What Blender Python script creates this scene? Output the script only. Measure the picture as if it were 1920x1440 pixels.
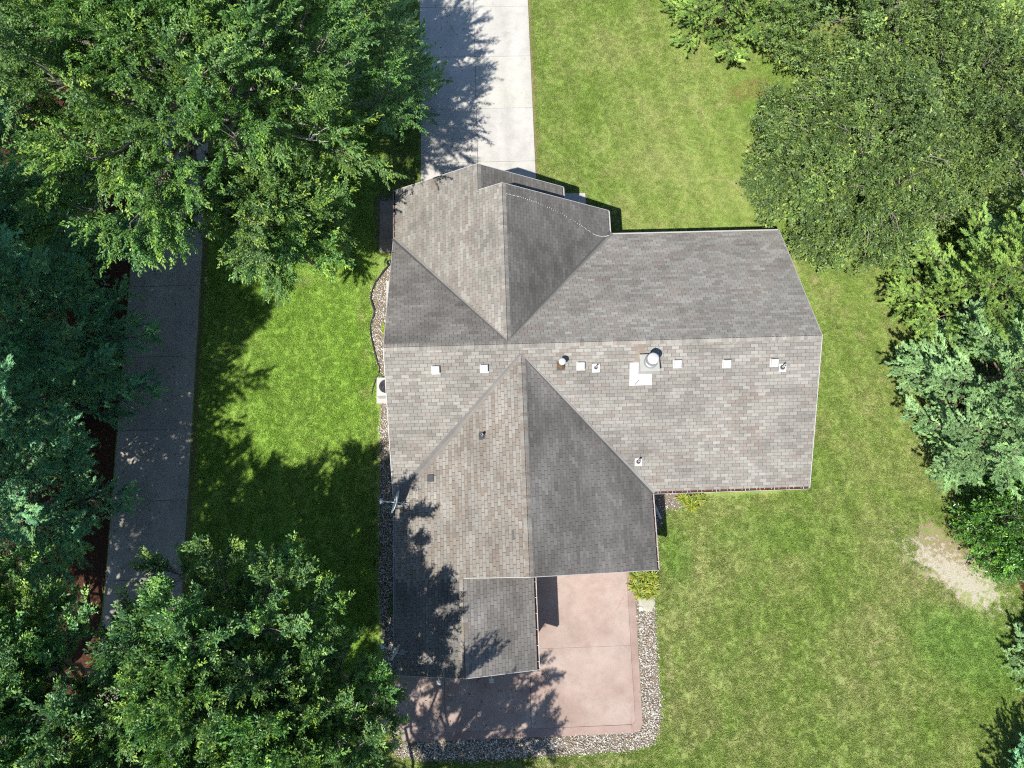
import bpy, math, random
import numpy as np
from mathutils import Matrix, Vector

for o in list(bpy.data.objects):
    bpy.data.objects.remove(o, do_unlink=True)
SC = bpy.context.scene
COL = SC.collection
rng = np.random.default_rng(7)
random.seed(7)

# ------------------------------------------------------------------ camera
cam_d = bpy.data.cameras.new('camera')
cam = bpy.data.objects.new('camera', cam_d)
COL.objects.link(cam)
_r = Vector((0.99924, -0.03413, 0.01877))
_u = Vector((0.02928, 0.97595, 0.21600))
_d = Vector((0.02569, 0.21529, -0.97621))
CAM_POS = Vector((-0.382, 0.0, 34.0))
cam.matrix_world = Matrix(((_r.x, _u.x, -_d.x, CAM_POS.x), (_r.y, _u.y, -_d.y, CAM_POS.y),
                           (_r.z, _u.z, -_d.z, CAM_POS.z), (0, 0, 0, 1)))
cam_d.sensor_width = 36.0
cam_d.lens = 1403.9 / 1920 * 36.0
cam_d.clip_start = 0.5
cam_d.clip_end = 2000
SC.camera = cam

# ------------------------------------------------------------------ sky, sun, exposure
TO_SUN = Vector((-0.38, -0.50, 1.0)).normalized()
w = bpy.data.worlds.new('World')
SC.world = w
w.use_nodes = True
nt = w.node_tree
nt.nodes.clear()
sky = nt.nodes.new('ShaderNodeTexSky')
sky.sky_type = 'NISHITA'
sky.sun_disc = False
sky.sun_elevation = math.asin(TO_SUN.z)
sky.sun_rotation = math.atan2(TO_SUN.x, TO_SUN.y)
sky.air_density = 1.0
sky.dust_density = 0.3
sky.ozone_density = 3.0
bg = nt.nodes.new('ShaderNodeBackground')
bg.inputs['Strength'].default_value = 0.095
wo = nt.nodes.new('ShaderNodeOutputWorld')
nt.links.new(sky.outputs[0], bg.inputs[0])
nt.links.new(bg.outputs[0], wo.inputs[0])
sun_d = bpy.data.lights.new('sun', 'SUN')
sun_d.energy = 4.8
sun_d.angle = math.radians(0.53)
sun_d.color = (1.0, 0.955, 0.88)
sun = bpy.data.objects.new('sun', sun_d)
COL.objects.link(sun)
sun.rotation_euler = TO_SUN.to_track_quat('Z', 'Y').to_euler()
sun.location = (-15, -20, 40)
SC.view_settings.view_transform = 'Standard'
SC.view_settings.look = 'None'
SC.view_settings.gamma = 1
SC.view_settings.use_curve_mapping = False
SC.view_settings.exposure = 0.95
SC.cycles.use_adaptive_sampling = True
SC.cycles.adaptive_threshold = 0.02
SC.cycles.use_denoising = False
SC.cycles.filter_width = 1.15
SC.cycles.max_bounces = 3
SC.cycles.diffuse_bounces = 2
SC.cycles.glossy_bounces = 2
SC.cycles.transmission_bounces = 3

# ------------------------------------------------------------------ node helper
class NT:
    def __init__(s, name):
        s.m = bpy.data.materials.new(name)
        s.m.use_nodes = True
        s.t = s.m.node_tree
        s.t.nodes.clear()
        s.out = s.t.nodes.new('ShaderNodeOutputMaterial')
    def n(s, typ, **kw):
        x = s.t.nodes.new(typ)
        for k, v in kw.items():
            setattr(x, k, v)
        return x
    def put(s, sock, v):
        if isinstance(v, bpy.types.NodeSocket):
            s.t.links.new(v, sock)
        elif isinstance(v, (tuple, list)):
            sock.default_value = tuple(v) + ((1.0,) if len(v) == 3 and sock.type == 'RGBA' else ())
        else:
            sock.default_value = v
    def pos(s):
        return s.n('ShaderNodeNewGeometry').outputs['Position']
    def obj(s):
        return s.n('ShaderNodeTexCoord').outputs['Object']
    def noise(s, scale, detail=3.0, rough=0.55, co=None, dist=0.0, out='Fac'):
        x = s.n('ShaderNodeTexNoise')
        s.put(x.inputs['Vector'], co if co is not None else s.pos())
        x.inputs['Scale'].default_value = scale
        x.inputs['Detail'].default_value = detail
        x.inputs['Roughness'].default_value = rough
        x.inputs['Distortion'].default_value = dist
        return x.outputs[out]
    def vor(s, scale, co=None, feature='F1', out='Distance'):
        x = s.n('ShaderNodeTexVoronoi', feature=feature)
        s.put(x.inputs['Vector'], co if co is not None else s.pos())
        x.inputs['Scale'].default_value = scale
        return x.outputs[out]
    def stretch(s, sc, co=None):
        x = s.n('ShaderNodeMapping')
        s.put(x.inputs['Vector'], co if co is not None else s.pos())
        x.inputs['Scale'].default_value = sc
        return x.outputs[0]
    def ramp(s, fac, stops, interp='LINEAR'):
        x = s.n('ShaderNodeValToRGB')
        s.put(x.inputs[0], fac)
        cr = x.color_ramp
        cr.interpolation = interp
        while len(cr.elements) < len(stops):
            cr.elements.new(0.5)
        for e, (p, c) in zip(cr.elements, stops):
            e.position = p
            e.color = (c, c, c, 1) if isinstance(c, (int, float)) else tuple(c) + (1,)
        return x.outputs[0]
    def mix(s, a, b, f, mode='MIX'):
        x = s.n('ShaderNodeMix', data_type='RGBA', blend_type=mode)
        s.put(x.inputs[0], f)
        s.put(x.inputs[6], a)
        s.put(x.inputs[7], b)
        return x.outputs[2]
    def math(s, op, a, b=0.0, c=None, clamp=False):
        x = s.n('ShaderNodeMath', operation=op)
        x.use_clamp = clamp
        s.put(x.inputs[0], a)
        s.put(x.inputs[1], b)
        if c is not None:
            s.put(x.inputs[2], c)
        return x.outputs[0]
    def attr(s, name):
        return s.n('ShaderNodeAttribute', attribute_name=name).outputs['Color']
    def bump(s, h, strength, dist):
        x = s.n('ShaderNodeBump')
        x.inputs['Strength'].default_value = strength
        x.inputs['Distance'].default_value = dist
        s.put(x.inputs['Height'], h)
        return x.outputs[0]
    def bsdf(s, col, rough=0.8, spec=0.3, metal=0.0, normal=None, trans=None):
        p = s.n('ShaderNodeBsdfPrincipled')
        s.put(p.inputs['Base Color'], col)
        s.put(p.inputs['Roughness'], rough)
        s.put(p.inputs['Specular IOR Level'], spec)
        s.put(p.inputs['Metallic'], metal)
        if normal is not None:
            s.put(p.inputs['Normal'], normal)
        sh = p.outputs[0]
        if trans is not None:
            tr = s.n('ShaderNodeBsdfTranslucent')
            s.put(tr.inputs[0], trans[0])
            mx = s.n('ShaderNodeMixShader')
            mx.inputs[0].default_value = trans[1]
            s.t.links.new(sh, mx.inputs[1])
            s.t.links.new(tr.outputs[0], mx.inputs[2])
            sh = mx.outputs[0]
        s.t.links.new(sh, s.out.inputs[0])
        return s.m

def plain(name, col, rough=0.6, spec=0.3, metal=0.0, var=0.12, scale=6.0, bump=0.0):
    t = NT(name)
    f = t.noise(scale, 4)
    c = t.mix(tuple(x * (1 - var) for x in col), tuple(min(1, x * (1 + var)) for x in col), f)
    nb = t.bump(t.noise(scale * 12, 2), bump, 0.01) if bump else None
    return t.bsdf(c, rough, spec, metal, nb)

# ------------------------------------------------------------------ materials
M = {}
def mk_shingle():
    t = NT('asphalt_shingle')
    c = t.attr('tint')
    gr = t.noise(140, 2, 0.7)
    c = t.mix(c, t.ramp(gr, [(0.3, 0.62), (0.7, 1.3)]), 1.0, 'MULTIPLY')
    blot = t.noise(0.9, 4, 0.6)
    c = t.mix(c, t.ramp(blot, [(0.3, 0.86), (0.7, 1.1)]), 1.0, 'MULTIPLY')
    soot = t.noise(0.35, 5, 0.7, dist=1.0)
    c = t.mix(c, t.ramp(soot, [(0.32, 0.84), (0.5, 1.0), (0.7, 1.07)]), 1.0, 'MULTIPLY')
    spots = t.noise(9, 3, 0.6)
    c = t.mix(c, t.ramp(spots, [(0.3, 0.9), (0.62, 1.0), (0.74, 1.18)]), 0.8, 'MULTIPLY')
    return t.bsdf(c, 0.93, 0.2, normal=t.bump(gr, 0.5, 0.004))
M['shingle'] = mk_shingle()
M['deck'] = plain('roof_felt', (0.0308, 0.0295, 0.0283), 0.9)
M['white'] = plain('white_painted_metal', (0.385, 0.38, 0.372), 0.45, 0.4, var=0.1, scale=5)
M['trim'] = plain('aluminium_trim', (0.3446, 0.3385, 0.3262), 0.5, 0.4, var=0.12, scale=3)
M['galv'] = plain('galvanised_metal', (0.3385, 0.3446, 0.3508), 0.35, 0.5, 0.55, var=0.15, scale=7)
M['chase'] = plain('weathered_chase_metal', (0.3, 0.298, 0.275), 0.5, 0.4, 0.1, var=0.2, scale=4)
M['dish'] = plain('dish_paint', (0.5, 0.55, 0.6), 0.4, 0.5, 0.0, var=0.08)
M['rust'] = plain('rusty_collar', (0.1477, 0.08, 0.0308), 0.7, 0.3, 0.2, var=0.5, scale=14)
M['black'] = plain('black_plastic', (0.018, 0.018, 0.02), 0.5, 0.4)
M['rubber'] = plain('dark_rubber', (0.05, 0.052, 0.058), 0.7, 0.3)
M['glass'] = plain('dark_glass', (0.03, 0.035, 0.04), 0.08, 0.6)
M['bulb'] = plain('pale_bulb', (0.6, 0.6, 0.58), 0.3, 0.5)

def mk_litter(name, a, b, sc):
    t = NT(name)
    f = t.noise(sc, 4, 0.7)
    c = t.ramp(f, [(0.3, a), (0.55, b), (0.75, tuple(min(1, x * 1.7) for x in b))])
    return t.bsdf(c, 0.95, 0.1, normal=t.bump(f, 0.8, 0.03))
M['gutter_debris'] = mk_litter('wet_leaf_debris', (0.0308, 0.0135, 0.0086), (0.0862, 0.0369, 0.0234), 30)
M['mulch'] = mk_litter('needle_litter', (0.0185, 0.0092, 0.0062), (0.0615, 0.0283, 0.0172), 18)
M['soil'] = mk_litter('bare_soil', (0.08, 0.0585, 0.04), (0.1662, 0.1292, 0.0954), 9)
M['gravel_base'] = mk_litter('gravel_fines', (0.0738, 0.0615, 0.0492), (0.1723, 0.1446, 0.1138), 26)
M['needles_brown'] = plain('fallen_needle', (0.1231, 0.0523, 0.0246), 0.9, 0.1, var=0.5, scale=9)

def mk_concrete(name, a, b, dark, streak_axis=(1, 1, 1), mott=1.0):
    t = NT(name)
    big = t.noise(0.55, 5, 0.6)
    fine = t.noise(34, 4, 0.7)
    st = t.noise(1.4, 5, 0.7, co=t.stretch(streak_axis))
    c = t.mix(a, b, t.ramp(big, [(0.32, 0.0), (0.68, 1.0)]))
    c = t.mix(c, t.ramp(fine, [(0.25, 0.83), (0.7, 1.08)]), 1.0, 'MULTIPLY')
    spk = t.math('MULTIPLY', t.ramp(t.noise(13, 6, 0.75), [(0.53, 0.0), (0.66, 1.0)]), t.ramp(st, [(0.4, 0.1), (0.68, 1.0)]))
    c = t.mix(c, dark, t.math('MULTIPLY', spk, 0.62 * mott))
    co = t.n('ShaderNodeMixRGB')
    co.inputs[0].default_value = 0.3
    t.put(co.inputs[1], t.pos()); t.put(co.inputs[2], t.noise(1.2, 4, out='Color'))
    crk = t.ramp(t.vor(0.16, co.outputs[0], 'DISTANCE_TO_EDGE'), [(0.0, 1.0), (0.0016, 1.0), (0.0028, 0.0)])
    c = t.mix(c, dark, t.math('MULTIPLY', t.math('MULTIPLY', crk, 0.5), t.ramp(t.noise(0.5, 3), [(0.5, 0.0), (0.6, 1.0)])))
    blot = t.ramp(t.noise(1.7, 5, 0.65), [(0.28, 0.86), (0.5, 1.0), (0.72, 1.05)])
    c = t.mix(c, blot, 1.0, 'MULTIPLY')
    band = t.ramp(t.noise(0.35, 3, 0.5, co=t.stretch(streak_axis)), [(0.35, 0.9), (0.65, 1.07)])
    c = t.mix(c, band, 1.0, 'MULTIPLY')
    tint = t.attr('tint')
    c = t.mix(c, tint, 1.0, 'MULTIPLY')
    return t.bsdf(c, 0.88, 0.25, normal=t.bump(fine, 0.25, 0.006))
M['concrete'] = mk_concrete('pale_concrete', (0.345, 0.335, 0.31), (0.395, 0.383, 0.356), (0.1846, 0.1754, 0.16), (3, 0.4, 1))
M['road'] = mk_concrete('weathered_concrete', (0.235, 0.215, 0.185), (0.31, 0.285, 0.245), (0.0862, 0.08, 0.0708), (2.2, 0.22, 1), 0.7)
M['pad'] = mk_concrete('pad_concrete', (0.2892, 0.2646, 0.2277), (0.3446, 0.32, 0.2831), (0.1538, 0.1354, 0.1169))
M['pad_dirty_shaded'] = mk_concrete('soiled_shaded_concrete', (0.17, 0.145, 0.115), (0.25, 0.215, 0.175), (0.1, 0.075, 0.055))  # soil dirt, with the shade over the pad put into the colour too
M['patio'] = mk_concrete('red_stained_concrete', (0.2462, 0.1754, 0.1477), (0.32, 0.2585, 0.2246), (0.1908, 0.1262, 0.1077), (1, 1.3, 1), 0.9)
M['patio_edge'] = mk_concrete('red_border_concrete', (0.225, 0.158, 0.134), (0.285, 0.212, 0.182), (0.1662, 0.0923, 0.0769), (1, 1, 1), 0.7)
M['joint'] = plain('joint_filler', (0.0431, 0.04, 0.0369), 0.95)

def mk_siding():
    t = NT('beige_lap_siding')
    z = t.n('ShaderNodeSeparateXYZ')
    t.put(z.inputs[0], t.pos())
    f = t.math('FRACT', t.math('MULTIPLY', z.outputs[2], 8.0))
    return t.bsdf(t.mix((0.3077, 0.2831, 0.2462), (0.3446, 0.32, 0.2831), t.noise(3)), 0.6, 0.3, normal=t.bump(f, 0.6, 0.02))
M['siding'] = mk_siding()

def mk_stone():
    t = NT('river_gravel')
    c = t.attr('tint')
    c = t.mix(c, t.ramp(t.noise(45, 3), [(0.3, 0.7), (0.7, 1.2)]), 1.0, 'MULTIPLY')
    return t.bsdf(c, 0.75, 0.3)
M['stone'] = mk_stone()

class Ground:
    """patch masks with noisy outlines, in world metres"""
    def __init__(g, t):
        g.t = t
        sp = t.n('ShaderNodeSeparateXYZ')
        t.put(sp.inputs[0], t.pos())
        g.x, g.y = sp.outputs[0], sp.outputs[1]
        g.w1 = t.math('SUBTRACT', t.noise(1.5, 5, 0.65), 0.5)
        g.w2 = t.math('SUBTRACT', t.noise(4.0, 5, 0.75), 0.5)
    def ell(g, cx, cy, rx, ry, ang, wob, soft=0.35, fine=False):
        t = g.t
        ca, sa = math.cos(ang), math.sin(ang)
        dx = t.math('SUBTRACT', g.x, cx)
        dy = t.math('SUBTRACT', g.y, cy)
        u = t.math('MULTIPLY_ADD', dx, ca / rx, t.math('MULTIPLY', dy, sa / rx))
        v = t.math('MULTIPLY_ADD', dx, -sa / ry, t.math('MULTIPLY', dy, ca / ry))
        d = t.math('SQRT', t.math('MULTIPLY_ADD', u, u, t.math('MULTIPLY', v, v)))
        d = t.math('MULTIPLY_ADD', g.w2 if fine else g.w1, wob * 2, d)
        return t.math('MULTIPLY', t.math('SUBTRACT', 1.0, d), 1.0 / soft, clamp=True)
    def xband(g, x0, x1, wob=0.25):
        t = g.t
        x = t.math('MULTIPLY_ADD', g.w1, wob * 2, g.x)
        a = t.math('MULTIPLY', t.math('SUBTRACT', x, x0), 8.0, clamp=True)
        b = t.math('MULTIPLY', t.math('SUBTRACT', x1, x), 8.0, clamp=True)
        return t.math('MULTIPLY', a, b)

def lawn_color(t, full=True):
    G = Ground(t)
    big = t.noise(0.17, 4, 0.6)
    mid = t.noise(0.5, 7, 0.72, dist=0.8)
    fine = t.noise(7.0, 5, 0.75)
    g = t.ramp(big, [(0.3, (0.1469, 0.2372, 0.0403)), (0.5, (0.2005, 0.2753, 0.0661)), (0.68, (0.2578, 0.3022, 0.1008))])
    g = t.mix(g, (0.3080, 0.2983, 0.1321), t.math('MULTIPLY', t.ramp(mid, [(0.46, 0.0), (0.72, 1.0)]), 0.55))
    g = t.mix(g, (0.1181, 0.1950, 0.0313), t.math('MULTIPLY', t.ramp(mid, [(0.26, 1.0), (0.47, 0.0)]), 0.42))
    g = t.mix(g, (0.3940, 0.3595, 0.2017), t.math('MULTIPLY', t.ramp(fine, [(0.55, 0.0), (0.72, 1.0)]), 0.6))
    wst = t.math('MULTIPLY', t.math('SUBTRACT', -5.0, G.x), 0.8, clamp=True)      # lusher lawn west of the house
    g = t.mix(g, t.mix(g, (0.2017, 0.3733, 0.0435), 0.6), wst)
    g = t.mix(g, (0.1540, 0.2677, 0.0556), t.math('MULTIPLY', G.ell(20.0, -4.8, 3.4, 2.0, -0.5, 0.35, 0.5), 0.8))
    g = t.mix(g, (0.1361, 0.2600, 0.0417), t.math('MULTIPLY', G.ell(7.6, -.6, .9, 1.6, 0.0, 0.5, 0.6), 0.55))
    g = t.mix(g, (0.1433, 0.2600, 0.0417), t.math('MULTIPLY', G.ell(11.5, .3, 3.0, 1.2, 0.0, 0.6, 0.7), 0.45))
    mow = t.math('SINE', t.math('MULTIPLY_ADD', G.w1, 3.0, t.math('MULTIPLY_ADD', G.x, 4.6, t.math('MULTIPLY', G.y, 1.3))))
    g = t.mix(g, t.ramp(t.math('MULTIPLY_ADD', mow, .5, .5), [(0.0, 0.94), (1.0, 1.06)]), 1.0, 'MULTIPLY')
    if full:
        for (cx, cy, rx, ry, a, st) in [(16.4, -4.4, 1.5, .09, .18, .9), (15.7, -5.3, .45, .8, .3, .6), (6.3, 20.4, 1.4, .12, -.85, .55), (10.6, 21.3, .2, .5, -.3, .8), (6.2, 18.6, .9, .12, -.75, .55),
                                        (15.3, 12.3, .25, .55, .35, .9), (16.2, 11.7, .5, .22, .5, .8), (16.6, 10.4, .25, .45, 0, .7), (17.2, 9.4, .35, .6, .3, .7), (-9.3, 12.8, .7, .45, .3, .55),
                                        (15.0, -6.5, 1.3, .8, .2, .45), (17.3, -7.2, .35, .12, -.8, .8), (9.5, -5.5, 1.0, .5, .3, .25), (12.2, 22.0, 1.2, .4, .2, .5), (9.9, -8.3, 1.6, .6, 0.1, .4),
                                        (9.7, 15.6, 1.5, .3, .05, .4), (11.8, 17.4, .8, .7, 0, .5), (13.2, 14.9, .6, .35, .2, .6), (-6.5, 10.9, .3, .9, .1, .8), (-6.4, 9.0, .3, .8, -.1, .6), (-6.3, 7.3, .45, .5, 0, .75),
                                        (6.9, -5.4, .3, 3.2, 0.04, .7), (2.5, -8.9, 5.0, .3, 0.02, .6), (9.6, -1.0, .5, .2, .3, .4), (12.6, -3.0, .9, .07, -.6, .6)]:
            g = t.mix(g, (0.3295, 0.2753, 0.1530), t.math('MULTIPLY', G.ell(cx, cy, rx, ry, a, 0.55, 0.7, True), st))
        g = t.mix(g, (0.1217, 0.0803, 0.0452), t.math('MULTIPLY', G.xband(-14.2, -13.75, 0.12), 0.8))
        g = t.mix(g, (0.1862, 0.1300, 0.0695), t.math('MULTIPLY', G.xband(1.9, 2.35, 0.1), 0.75))
        # washed-out sandy hollow by the eastern shrubs
        g = t.mix(g, (0.2578, 0.1989, 0.1252), t.math('MULTIPLY', G.ell(19.5, -1.2, 3.0, 1.8, -0.62, 2.4, 0.5, True), 0.92))
        g = t.mix(g, (0.1862, 0.1033, 0.0522), t.math('MULTIPLY', G.ell(20.9, 0.1, 1.3, 1.0, -0.5, 0.5, 0.5), 0.8))
        g = t.mix(g, (0.4297, 0.3978, 0.3129), t.math('MULTIPLY', G.ell(20.1, -1.9, 3.0, 0.9, -0.62, 2.6, 0.6, True), 0.9))
        g = t.mix(g, (0.2149, 0.1147, 0.0591), t.math('MULTIPLY', G.ell(13.3, 22.6, 1.6, .7, 0.3, 0.45, 0.5), 0.85))
    return g
def mk_lawn():
    t = NT('lawn_ground')
    g = lawn_color(t)
    f = t.noise(22, 5, 0.85)
    g = t.mix(g, t.ramp(f, [(0.3, 0.4), (0.5, 0.95), (0.7, 1.3)]), 1.0, 'MULTIPLY')
    return t.bsdf(g, 0.95, 0.1, normal=t.bump(f, 1.0, 0.05))
M['lawn'] = mk_lawn()
def mk_grass():
    t = NT('grass_blades')
    g = lawn_color(t, False)
    r = t.n('ShaderNodeObjectInfo').outputs['Random']
    g = t.mix(g, t.ramp(r, [(0.0, (.6, .68, .5)), (0.55, (1.0, 1.05, .95)), (0.85, (1.35, 1.3, 1.2)), (1.0, (1.9, 1.55, 2.2))]), 1.0, 'MULTIPLY')
    return t.bsdf(g, 0.7, 0.2, trans=(g, 0.3))
M['grass'] = mk_grass()

def mk_leaf(name, rough=0.45, spec=0.45, tr=0.32, warm=(1.25, 1.15, 0.6)):
    t = NT(name)
    c = t.attr('tint')
    c2 = t.mix(c, warm, 1.0, 'MULTIPLY')
    return t.bsdf(c, rough, spec, trans=(c2, tr))
def mk_spray(name, rough, spec, tr, warm):
    t = NT(name)
    ci = t.n('ShaderNodeAttribute', attribute_name='ctint', attribute_type='INSTANCER').outputs['Color']
    c = t.mix(t.attr('tint'), ci, 1.0, 'MULTIPLY')
    return t.bsdf(c, rough, spec, trans=(t.mix(c, warm, 1.0, 'MULTIPLY'), tr))
M['spray'] = mk_spray('leaf_spray', 0.42, 0.45, 0.3, (1.25, 1.15, 0.6))
M['spray_gloss'] = mk_spray('glossy_leaf_spray', 0.32, 0.5, 0.22, (1.2, 1.15, 0.6))
M['needle_spray'] = mk_spray('needle_spray', 0.6, 0.12, 0.2, (1.1, 1.05, 0.85))
M['leaf'] = mk_leaf('broad_leaf')
M['leaf_matte'] = mk_leaf('matte_leaf', 0.65, 0.25)
M['leaf_glossy'] = mk_leaf('glossy_leaf', 0.35, 0.5, 0.22)
M['needle'] = mk_leaf('pine_needle', 0.5, 0.35, 0.22, (1.15, 1.1, 0.8))
def mk_bark(name, a, b):
    t = NT(name)
    f = t.noise(7, 5, 0.7, co=t.stretch((3, 3, 0.6)))
    return t.bsdf(t.ramp(f, [(0.3, a), (0.7, b)]), 0.9, 0.2, normal=t.bump(f, 0.8, 0.03))
M['bark'] = mk_bark('grey_bark', (0.1, 0.085, 0.07), (0.27, 0.24, 0.21))
M['bark_pine'] = mk_bark('pine_bark', (0.06, 0.04, 0.03), (0.2, 0.145, 0.11))
M['bark_dead'] = mk_bark('bleached_branch', (0.3, 0.26, 0.22), (0.5, 0.45, 0.4))

# ------------------------------------------------------------------ mesh helpers
def link(o, parent=None):
    COL.objects.link(o)
    if parent is not None:
        o.parent = parent
    return o
def tag(o, label=None, cat=None, group=None, kind=None):
    if label: o['label'] = label
    if cat: o['category'] = cat
    if group: o['group'] = group
    if kind: o['kind'] = kind
    return o
def empty(name, loc, label=None, cat=None, group=None):
    o = bpy.data.objects.new(name, None)
    o.empty_display_size = 0.3
    o.location = loc
    link(o)
    return tag(o, label, cat, group)
def fast_mesh(name, V, loops, starts, mat, tint=None, dom='FACE', smooth=False):
    me = bpy.data.meshes.new(name)
    V = np.asarray(V, np.float32)
    me.vertices.add(len(V))
    me.vertices.foreach_set('co', V.ravel())
    loops = np.asarray(loops, np.int32)
    me.loops.add(len(loops))
    me.loops.foreach_set('vertex_index', loops)
    starts = np.asarray(starts, np.int32)
    me.polygons.add(len(starts))
    me.polygons.foreach_set('loop_start', starts)
    me.polygons.foreach_set('use_smooth', np.full(len(starts), bool(smooth)))
    if tint is not None:
        a = me.attributes.new('tint', 'FLOAT_COLOR', dom)
        tt = np.ones((len(tint), 4), np.float32)
        tt[:, :3] = tint
        a.data.foreach_set('color', tt.ravel())
    me.update(calc_edges=True)
    if mat is not None:
        me.materials.append(mat)
    return me
class MB:
    def __init__(s):
        s.v, s.f, s.t = [], [], []
    def add(s, vs, fs, tint=(1, 1, 1)):
        b = len(s.v)
        s.v += [tuple(p) for p in vs]
        for f in fs:
            s.f.append([i + b for i in f])
            s.t.append(tint)
    def box(s, c, h, R=None, tint=(1, 1, 1), bev=0.0):
        """box centre c, half sizes h, optional rotation matrix; bev chamfers the top rim"""
        if bev > 0:
            q = [(-1, -1, -1), (1, -1, -1), (1, 1, -1), (-1, 1, -1)]
            vs = [Vector((a * h[0], b * h[1], -h[2])) for a, b, _ in q] + \
                 [Vector((a * h[0], b * h[1], h[2] - bev)) for a, b, _ in q] + \
                 [Vector((a * (h[0] - bev), b * (h[1] - bev), h[2])) for a, b, _ in q]
            fs = [(3, 2, 1, 0), (8, 9, 10, 11)]
            for k in range(4):
                j = (k + 1) % 4
                fs += [(k, j, 4 + j, 4 + k), (4 + k, 4 + j, 8 + j, 8 + k)]
        else:
            vs = [Vector((a * h[0], b * h[1], d * h[2])) for d in (-1, 1) for a, b in ((-1, -1), (1, -1), (1, 1), (-1, 1))]
            fs = [(3, 2, 1, 0), (4, 5, 6, 7), (0, 1, 5, 4), (1, 2, 6, 5), (2, 3, 7, 6), (3, 0, 4, 7)]
        if R is not None:
            vs = [R @ p for p in vs]
        c = Vector(c)
        s.add([p + c for p in vs], fs, tint)
        return s
    def prism(s, poly, z0, z1, tint=(1, 1, 1)):
        n = len(poly)
        s.add([(p[0], p[1], z0) for p in poly] + [(p[0], p[1], z1) for p in poly],
              [list(range(n))[::-1], list(range(n, 2 * n))] + [(i, (i + 1) % n, n + (i + 1) % n, n + i) for i in range(n)], tint)
        return s
    def tube(s, path, rad, n=6, tint=(1, 1, 1), cap=True):
        path = [Vector(p) for p in path]
        if not hasattr(rad, '__len__'):
            rad = [rad] * len(path)
        rings = []
        for i, p in enumerate(path):
            d = (path[min(i + 1, len(path) - 1)] - path[max(i - 1, 0)]).normalized()
            a = d.cross(Vector((0, 0, 1)) if abs(d.z) < 0.9 else Vector((1, 0, 0))).normalized()
            b = d.cross(a)
            rings += [p + (a * math.cos(2 * math.pi * k / n) + b * math.sin(2 * math.pi * k / n)) * rad[i] for k in range(n)]
        fs = []
        for i in range(len(path) - 1):
            for k in range(n):
                fs.append((i * n + k, i * n + (k + 1) % n, (i + 1) * n + (k + 1) % n, (i + 1) * n + k))
        if cap:
            fs += [list(range(n))[::-1], [(len(path) - 1) * n + k for k in range(n)]]
        s.add(rings, fs, tint)
        return s
    def lathe(s, prof, c, n=24, R=None, tint=(1, 1, 1)):
        """profile (r, z) about local z at c"""
        vs, fs = [], []
        for r, z in prof:
            for k in range(n):
                p = Vector((r * math.cos(2 * math.pi * k / n), r * math.sin(2 * math.pi * k / n), z))
                vs.append((R @ p if R is not None else p) + Vector(c))
        for i in range(len(prof) - 1):
            for k in range(n):
                fs.append((i * n + k, i * n + (k + 1) % n, (i + 1) * n + (k + 1) % n, (i + 1) * n + k))
        s.add(vs, fs, tint)
        return s
    def mesh(s, name, mat, smooth=False):
        lp, st = [], []
        for f in s.f:
            st.append(len(lp))
            lp += f
        return fast_mesh(name, np.array(s.v).reshape(-1, 3), lp, st, mat, np.array(s.t), 'FACE', smooth)
    def build(s, name, mat, parent=None, smooth=False):
        return link(bpy.data.objects.new(name, s.mesh(name, mat, smooth)), parent)

def vnoise(x, y, seed=0):
    """smooth value noise, scalar"""
    def h(i, j):
        n = (i * 374761393 + j * 668265263 + seed * 1442695041) & 0xffffffff
        n = ((n ^ (n >> 13)) * 1274126177) & 0xffffffff
        return ((n ^ (n >> 16)) & 0xffff) / 65535.0
    i, j = math.floor(x), math.floor(y)
    u, v = x - i, y - j
    u, v = u * u * (3 - 2 * u), v * v * (3 - 2 * v)
    return (h(i, j) * (1 - u) + h(i + 1, j) * u) * (1 - v) + (h(i, j + 1) * (1 - u) + h(i + 1, j + 1) * u) * v

# ------------------------------------------------------------------ plan dimensions (metres, house axes)
XW, XE, YR = -4.588, 12.67, 7.832
AN, AS, MM, ZE = 5.80, 5.78, 0.5055, 2.845
ZR = ZE + MM * 5.79
BN, MN, YN = 4.836, 0.592, 14.72
BF, YNF = 3.836, 15.93
BS, MS, YS = 5.363, 0.51, -1.016
BSS, YSS = 2.852, -4.65
ZN, ZF, ZS, ZSS = ZE + MN * BN, ZE + MN * BF, ZE + MS * BS, ZE + MS * BSS

# ================================================================== SETTING
g = MB()
g.add([(-220, -220, 0), (220, -220, 0), (220, 220, 0), (-220, 220, 0)], [(0, 1, 2, 3)])
ground = tag(g.build('ground', M['lawn']), 'mown lawn with green and straw-coloured patches round the house', 'lawn', kind='structure')

def slab_grid(name, mat, xs, ys, z, label, cat, gap=0.012, jit=0.0):
    b = MB()
    b.box(((xs[0] + xs[-1]) / 2, (ys[0] + ys[-1]) / 2, 0.006), ((xs[-1] - xs[0]) / 2 - 0.03, (ys[-1] - ys[0]) / 2 - 0.03, 0.006))
    root = tag(b.build(name, M['joint']), label, cat, kind='structure')
    for i in range(len(xs) - 1):
        for j in range(len(ys) - 1):
            p = MB()
            v = 1 + random.uniform(-0.02, 0.02)
            x0, x1, y0, y1 = xs[i] + gap / 2, xs[i + 1] - gap / 2, ys[j] + gap / 2, ys[j + 1] - gap / 2
            p.box(((x0 + x1) / 2, (y0 + y1) / 2, z / 2 - 0.02), ((x1 - x0) / 2, (y1 - y0) / 2, z / 2 + 0.02 + random.uniform(0, jit)),
                  tint=(v, v * random.uniform(.99, 1.01), v * random.uniform(.97, 1.01)), bev=0.012)
            p.build('concrete_panel', mat, root)
    return root
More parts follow.
